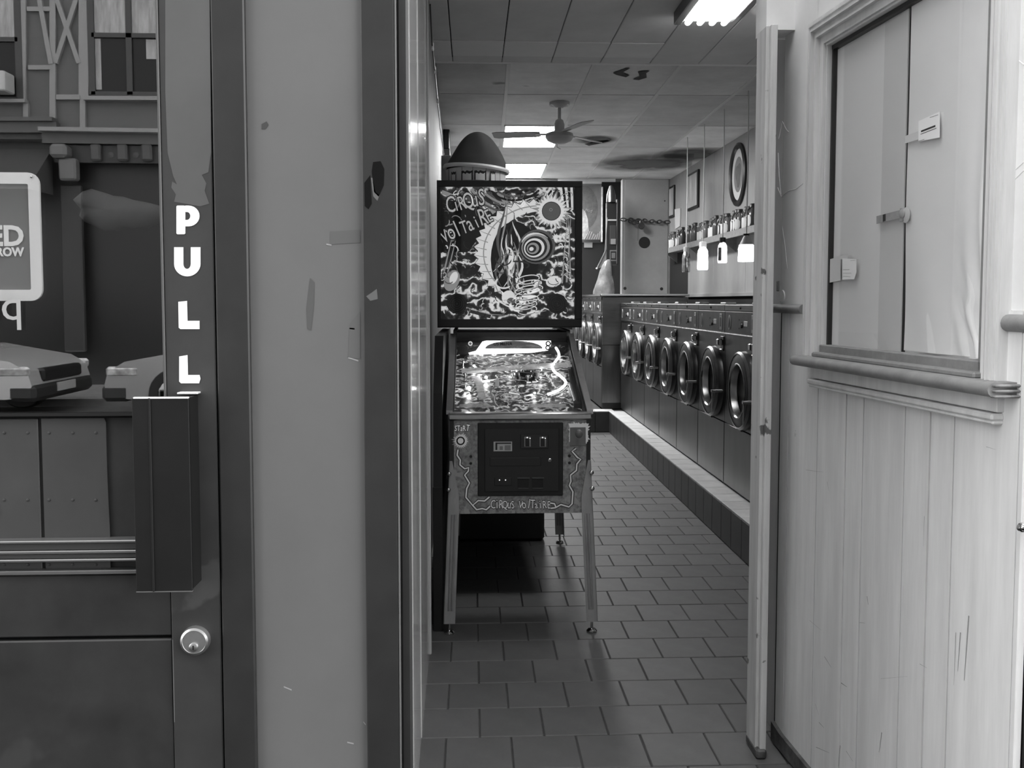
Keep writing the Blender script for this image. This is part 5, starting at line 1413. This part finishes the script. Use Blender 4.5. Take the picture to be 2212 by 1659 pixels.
o, p, q = wbox3('wall_cupboard', 948, 336, 975, 400, 8.3, .5, 'plain grey cupboard on the left wall, half behind the domed tub', 'cupboard', mat('grey cupboard', .24, .6), 'cupboard_body')
MB().box(p.x + .004, q.x - .004, 8.288, 8.3, p.z + .01, q.z - .006, .003).build('cupboard_door', mat('grey cupboard', .24), o, 0)

# ------------------------------------------------------------------ lamps and fan
for (i, j), lbl in (((1, 2), 'bright square-cut ceiling light panel nearest, beside the fan'), ((1, 4), 'bright ceiling light panel farther back, above the domed tub')):
    x0, x1, y0, y1 = xs[i] + .012, xs[i + 1] - .012, ys[j] + .01, ys[j + 1] - .01
    o = thing('ceiling_light', ((x0 + x1) / 2, (y0 + y1) / 2, 3.0), lbl, 'light', 'recessed ceiling lights')
    k_ = ROT @ Vector(((x0 + x1) / 2, (y0 + y1) / 2, 3.0)); o.location = k_
    MB().box(x0 + .015, x1 - .015, y0 + .015, y1 - .015, 2.996, 3.003, xf=ROT).build('diffuser', M_trof, o, 0)
    f_ = MB()
    f_.box(x0, x1, y0, y0 + .015, 2.99, 3.02, xf=ROT).box(x0, x1, y1 - .015, y1, 2.99, 3.02, xf=ROT).box(x0, x0 + .015, y0, y1, 2.99, 3.02, xf=ROT).box(x1 - .015, x1, y0, y1, 2.99, 3.02, xf=ROT)
    f_.build('frame', M_tbar, o, 0)
tf = thing('tube_light', (1.28, 4.5, 2.93), 'surface light with four bright fluorescent tubes at the top of the picture', 'light')
MB().box(1.135, 1.435, 3.86, 5.12, 2.885, 2.93, .006).build('housing', mat('lamp housing', .5, .4), tf, 0)
for k in range(4):
    x = 1.17 + .066 * k
    tt = MB().tube([(x, 3.92, 2.865), (x, 5.06, 2.865)], .017, 12).build('tube', M_tube, tf)
    MB().tube([(x, 5.06, 2.865), (x, 5.085, 2.867)], [.017, .012], 12).build('tube_end', M_tube, tf)
MB().box(1.10, 1.14, 4.6, 5.10, 2.86, 2.93, .004).build('side_reflector', mat('dark reflector', .1, .4), tf, 0)
YFn = 7.75
fc = at(1208.5, 225, YFn)
fn = thing('ceiling_fan', (fc.x, YFn, 3.0), 'grey three-blade ceiling fan hanging beside the lit panel', 'fan')
fz = lambda v: at(1208, v, YFn).z
M_fan = mat('fan enamel', .5, .4)
C0 = (fc.x, YFn, 0)
MB().lathe([(.085, 2.998), (.084, 2.975), (.065, fz(226)), (.03, fz(233)), (0, fz(233))], 24, 'z', C0).build('canopy', M_fan, fn)
MB().lathe([(.0135, fz(232)), (.0135, fz(258))], 12, 'z', C0).build('rod', M_fan, fn)
MB().lathe([(.014, fz(257)), (.032, fz(260)), (.042, fz(268)), (.042, fz(284)), (0, fz(284))], 24, 'z', C0).build('neck_cover', M_fan, fn)
MB().lathe([(0, fz(284)), (.07, fz(285)), (.113, fz(289)), (.118, fz(296)), (.10, fz(304)), (.05, fz(310)), (0, fz(311))], 32, 'z', C0).build('motor', M_fan, fn)
for a in (-72, 48, 168):
    ar = math.radians(a); mb = MB()
    R_ = Matrix.Translation((fc.x, YFn, fz(288))) @ Matrix.Rotation(ar, 4, 'Z') @ Matrix.Rotation(.2, 4, 'X')
    mb.prism([(.16, -.05), (.2, -.065), (.52, -.07), (.56, -.05), (.56, .05), (.52, .065), (.2, .05), (.16, .04)], -.003, .003, 'z', xf=R_)
    bl = mb.build('blade', M_fan, fn, 0)
    MB().box(.09, .2, -.02, .02, -.007, -.003, .001, xf=R_).build('blade_iron', M_chrome, bl, 0)
MB().tube([(fc.x - .02, YFn, fz(311)), (fc.x - .02, YFn, fz(318)), (fc.x + .01, YFn, fz(322))], .003, 5).build('pull_chain', M_cord, fn)

# ------------------------------------------------------------------ the street behind the photographer, seen in the door glass
YM = YF + .008
gd = struct('ground', (0, -6, 0))
MB().box(-18, 14, -3.2, -2.0, -.1, -.004).build('pavement', mat('pavement', .22, .9, noise=(4, .2)), gd, 0)
MB().box(-18, 14, -2.05, 1.3, -.1, -.004).build('near_pavement', mat('pavement', .22), gd, 0)
MB().box(-18, 14, -10.6, -3.2, -.2, -.12).build('roadway', mat('asphalt', .12, .9, noise=(6, .2)), gd, 0)
MB().box(-18, 14, -12.9, -10.6, -.2, -.02).build('far_pavement', mat('pavement', .22), gd, 0)
YV_ = 16.0
def mi_(px, py, o=0.0):
    p = at(px, py, YV_ - o); return Vector((p.x, 2 * YM - p.y, p.z))
YBd = mi_(0, 0).y
bd = thing('timbered_building', (-6.5, YBd, 0), 'half-timbered building across the street, mirrored in the door glass', 'building')
MB().box(-15, 9, YBd - 6, YBd, mi_(0, 300).z, 19.0).build('upper_wall', mat('clapboard', .13, .7, noise=(3, .1), stretch=(.3, 1, 14)), bd, 0)  # unseen upper storeys, raised to cut sky light on the laundry floor
MB().box(-15, 9, YBd - 6, YBd - .25, -.1, mi_(0, 300).z).build('shop_wall', mat('dark shop', .02, .4), bd, 0)
MB().box(-15.3, 9.3, YBd - 6, YBd + .2, 19.0, 19.4).build('eaves', mat('timber paint', .3, .6), bd, 0)
TN = [0]
M_timb = mat('timber paint', .3, .6)
def tim(pts, w, d=.05, m=M_timb, name='timber'):
    P = [mi_(*p) for p in pts]; s = w * .5 * YV_ / F
    dd = (P[1] - P[0]).normalized(); nn_ = Vector((-dd.z, 0, dd.x)) * s
    q = [P[0] + nn_, P[0] - nn_, P[1] - nn_, P[1] + nn_]
    TN[0] += .0015
    MB().prism([(v.x, v.z) for v in q], YBd - .01, YBd + d + TN[0]).build(name, m, bd, 0)
for a in ([(50, -90), (50, 222), 16], [(116, -90), (116, 280), 12], [(183, -90), (183, 215), 20], [(181, 215), (181, 280), 11], [(61, 21), (110, 21), 9], [(64, 147), (112, 147), 9],
          [(62, -60), (110, -60), 9], [(124, 211), (175, 211), 10], [(120, -14), (173, 138), 9], [(172, -14), (122, 138), 9], [(86, -10), (113, 140), 9], [(59, 225), (59, 258), 10],
          [(-110, -90), (-110, 222), 16], [(400, -90), (400, 220), 16], [(470, -90), (470, 280), 12]):
    tim([a[0], a[1]], a[2])
tim([(98, 284), (560, 291)], 8, .25); tim([(-300, 262), (125, 262)], 8, .2, mat('dark cornice', .1, .5)); tim([(186, 215), (400, 216)], 8, .12); tim([(-120, 221), (62, 221)], 7, .12)
tim([(-300, 278), (130, 278)], 22, .12, mat('dark cornice', .1)); tim([(98, 300), (560, 306)], 22, .1, mat('dark cornice', .1)); tim([(120, 333), (560, 337)], 36, .02, mat('dark frieze', .04, .5))
def win(x0, y0, x1, y1, split, mull):
    p, q = mi_(x0, y1), mi_(x1, y0)
    w = MB().box(p.x, q.x, YBd - .12, YBd + .01, p.z, q.z).build('window', mat('dark room', .02, .6), bd, 0)
    MB().box(p.x, q.x, YBd + .012, YBd + .018, p.z, q.z).build('pane', mat('window glass sheen', .02, .1, spec=.25), w, 0)
    M_c = mat('curtain', .42, .8, noise=(3, .4), stretch=(4, 1, .6))
    for (a, b, c, d) in (((x0 + 4, y0, x1 - 6, split - 3),) + (((x0 + 6, split + 6, x0 + 18, y1 - 12), (x1 - 30, split + 8, x1 - 8, split + 50)) if mull else ())):
        u, v = mi_(a, d), mi_(c, b)
        MB().box(u.x, v.x, YBd + .019, YBd + .024, u.z, v.z).build('curtain', M_c, w, 0)
    f_ = MB()
    for (a, b, c, d) in ((x0 - 5, y0, x0 + 2, y1), (x1 - 2, y0, x1 + 4, y1), (x0, y1 - 6, x1, y1 + 2), (x0, split - 4, x1, split + 4)) + (((mull - 3, y0, mull + 3, y1),) if mull else ()):
        u, v = mi_(a, d), mi_(c, b); f_.box(u.x, v.x, YBd + .02, YBd + .06, u.z, v.z)
    f_.build('sash', mat('dark sash', .05, .4), w, 0)
win(200, -60, 347, 206, 78, 280); win(-95, -60, 41, 217, 86, 0)
for x in (212, 269, 322):
    u, v = mi_(x - 11, 350), mi_(x + 11, 313); MB().box(u.x, v.x, YBd, YBd + .15, u.z, v.z, .03).build('corbel', mat('dark corbel', .085, .5), bd, 0)
for x in (242, 296):
    q = mi_(x, 336); MB().lathe([(.05, 0), (.05, .04), (0, .05)], 12, 'y', (q.x, YBd + .02, q.z)).build('rosette', mat('dark corbel', .085), bd)
u, v = mi_(122, 345), mi_(158, 316); MB().box(u.x, v.x, YBd, YBd + .3, u.z, v.z, .05).build('bracket', mat('pale bracket', .17, .5), bd, 0)
u, v = mi_(137, 392), mi_(173, 345); MB().box(u.x, v.x, YBd, YBd + .2, u.z, v.z, .03).build('bracket', mat('pale bracket', .17), bd, 0)
u, v = mi_(140, 760), mi_(174, 400); MB().box(u.x, v.x, YBd - .1, YBd + .02, u.z, v.z, .02).build('pilaster', mat('dark pilaster', .05, .5), bd, 0)
aw = mi_(-200, 420), mi_(112, 322)
MB().add([(aw[0].x, YBd, aw[1].z), (aw[1].x, YBd, aw[1].z), (aw[1].x, YBd + .9, aw[0].z), (aw[0].x, YBd + .9, aw[0].z), (aw[1].x, YBd, aw[0].z), (aw[0].x, YBd, aw[0].z)], [(0, 1, 2, 3), (1, 2, 4), (0, 3, 5)]).build('awning', mat('dark awning', .06, .8), bd, 0)
acu = thing('window_air_conditioner', mi_(10, 215), 'white air conditioner in a window across the street, mirrored in the door glass', 'air conditioner')
u, v = mi_(-22, 207), mi_(36, 165)
MB().box(u.x, v.x, YBd + .07, YBd + .42, u.z, v.z, .02).build('casing', mat('white casing', .55, .5), acu, 0)
for k in range(5):
    z_ = u.z + (v.z - u.z) * (k + .8) / 6
    MB().box(u.x + .03, v.x - .2, YBd + .42, YBd + .428, z_ - .018, z_ + .018).build('grille_slat', M_black, acu, 0)
def car(xf_, dirn, col, label, Yr, suv):
    """parked car: nose at x=xf_, body runs in direction dirn"""
    o = thing('parked_car', (xf_ + dirn * 2.1, Yr, -.12), label, 'car')
    def X(u): return xf_ + dirn * u
    G_ = -.12; hb = .12 if suv else 0
    low = [(0, .45), (.05, .62 + hb), (.25, .74 + hb), (1.25, .92 + hb), (4.1, .98 + hb), (4.3, .9), (4.35, .42), (3.9, .3), (.3, .28), (.05, .32)]
    m = mat('car paint %.2f' % col, col, .25, .3, coat=.6)
    w = .86
    mb = MB(); n = len(low)
    rows = []
    for (yy_, k) in ((-w + .06, .0), (-w, .03), (w, .03), (w - .06, .0)):
        pass
    mb.prism([(X(u), G_ + z) for u, z in low], Yr - w, Yr + w, 'y')
    mb.build('body', m, o, 30)
    cabn = [(1.15, .90 + hb), (1.95, 1.42 + hb), (2.4, 1.48 + hb), (3.5, 1.45 + hb), (4.15, .98 + hb)]
    v0 = [(X(u), Yr - w + .04, G_ + z) if z < 1.1 + hb else (X(u), Yr - w + .22, G_ + z) for u, z in cabn]; v1 = [(a, 2 * Yr - b, c) for a, b, c in v0]
    k = len(cabn)
    MB().add(v0 + v1, [tuple(range(k)), tuple(range(2 * k - 1, k - 1, -1))] + [(i, (i + 1) % k, k + (i + 1) % k, k + i) for i in range(k)]).build('cabin', mat('car glass', .03, .05, spec=.8), o, 0)
    MB().add([(x, y_, z + .004) for x, y_, z in (v0[1], v0[2], v0[3])] + [(x, y_, z + .004) for x, y_, z in (v1[1], v1[2], v1[3])], [(0, 1, 4, 3), (1, 2, 5, 4)]).build('roof', m, o, 0)
    for u in (.85, 3.45):
        for s_ in (-1, 1):
            wh = MB().lathe([(0, -.11), (.31, -.11), (.33, -.08), (.33, .08), (.31, .11), (0, .11)], 24, 'y', (X(u), Yr + s_ * (w - .09), G_ + .33)).build('wheel', M_black, o)
            MB().lathe([(0, .118), (.19, .115), (.2, .11)] if s_ > 0 else [(0, -.118), (.19, -.115), (.2, -.11)], 16, 'y', (X(u), Yr + s_ * (w - .09), G_ + .33)).build('hubcap', M_badge, wh)
    for s_ in (-1, 1):
        a, b = sorted((X(.02), X(.42)))
        MB().box(a, b, Yr + s_ * w - .05, Yr + s_ * w + .012, G_ + .55 + hb, G_ + .68 + hb, .03).build('headlight', mat('headlight glass', .6, .1, .4, noise=(9, .6)), o, 0)
    a, b = sorted((X(-.04), X(.3)))
    MB().box(a, b, Yr - w - .01, Yr + w + .01, G_ + .25, G_ + .46, .05).build('bumper', mat('dark bumper', .03, .5), o, 0)
    a, b = sorted((X(-.02), X(.2)))
    MB().box(a, b, Yr - w + .3, Yr + w - .3, G_ + .47, G_ + .64, .03).build('grille', M_black, o, 0)
    a, b = sorted((X(-.055), X(-.035)))
    MB().box(a, b, Yr - .26, Yr + .26, G_ + .33, G_ + .44).build('number_plate', mat('plate white', .6, .5), o, 0)
YCr = 2 * YM - 12.3
xa1 = at(72, 800, 11.5).x; xb1 = at(228, 800, 11.5).x
car(xa1, -1, .65, 'white car parked across the street, its nose mirrored in the door glass', YCr, False)
car(xb1, 1, .35, 'silver grey car parked across the street, mirrored beside the door stile', YCr, False)
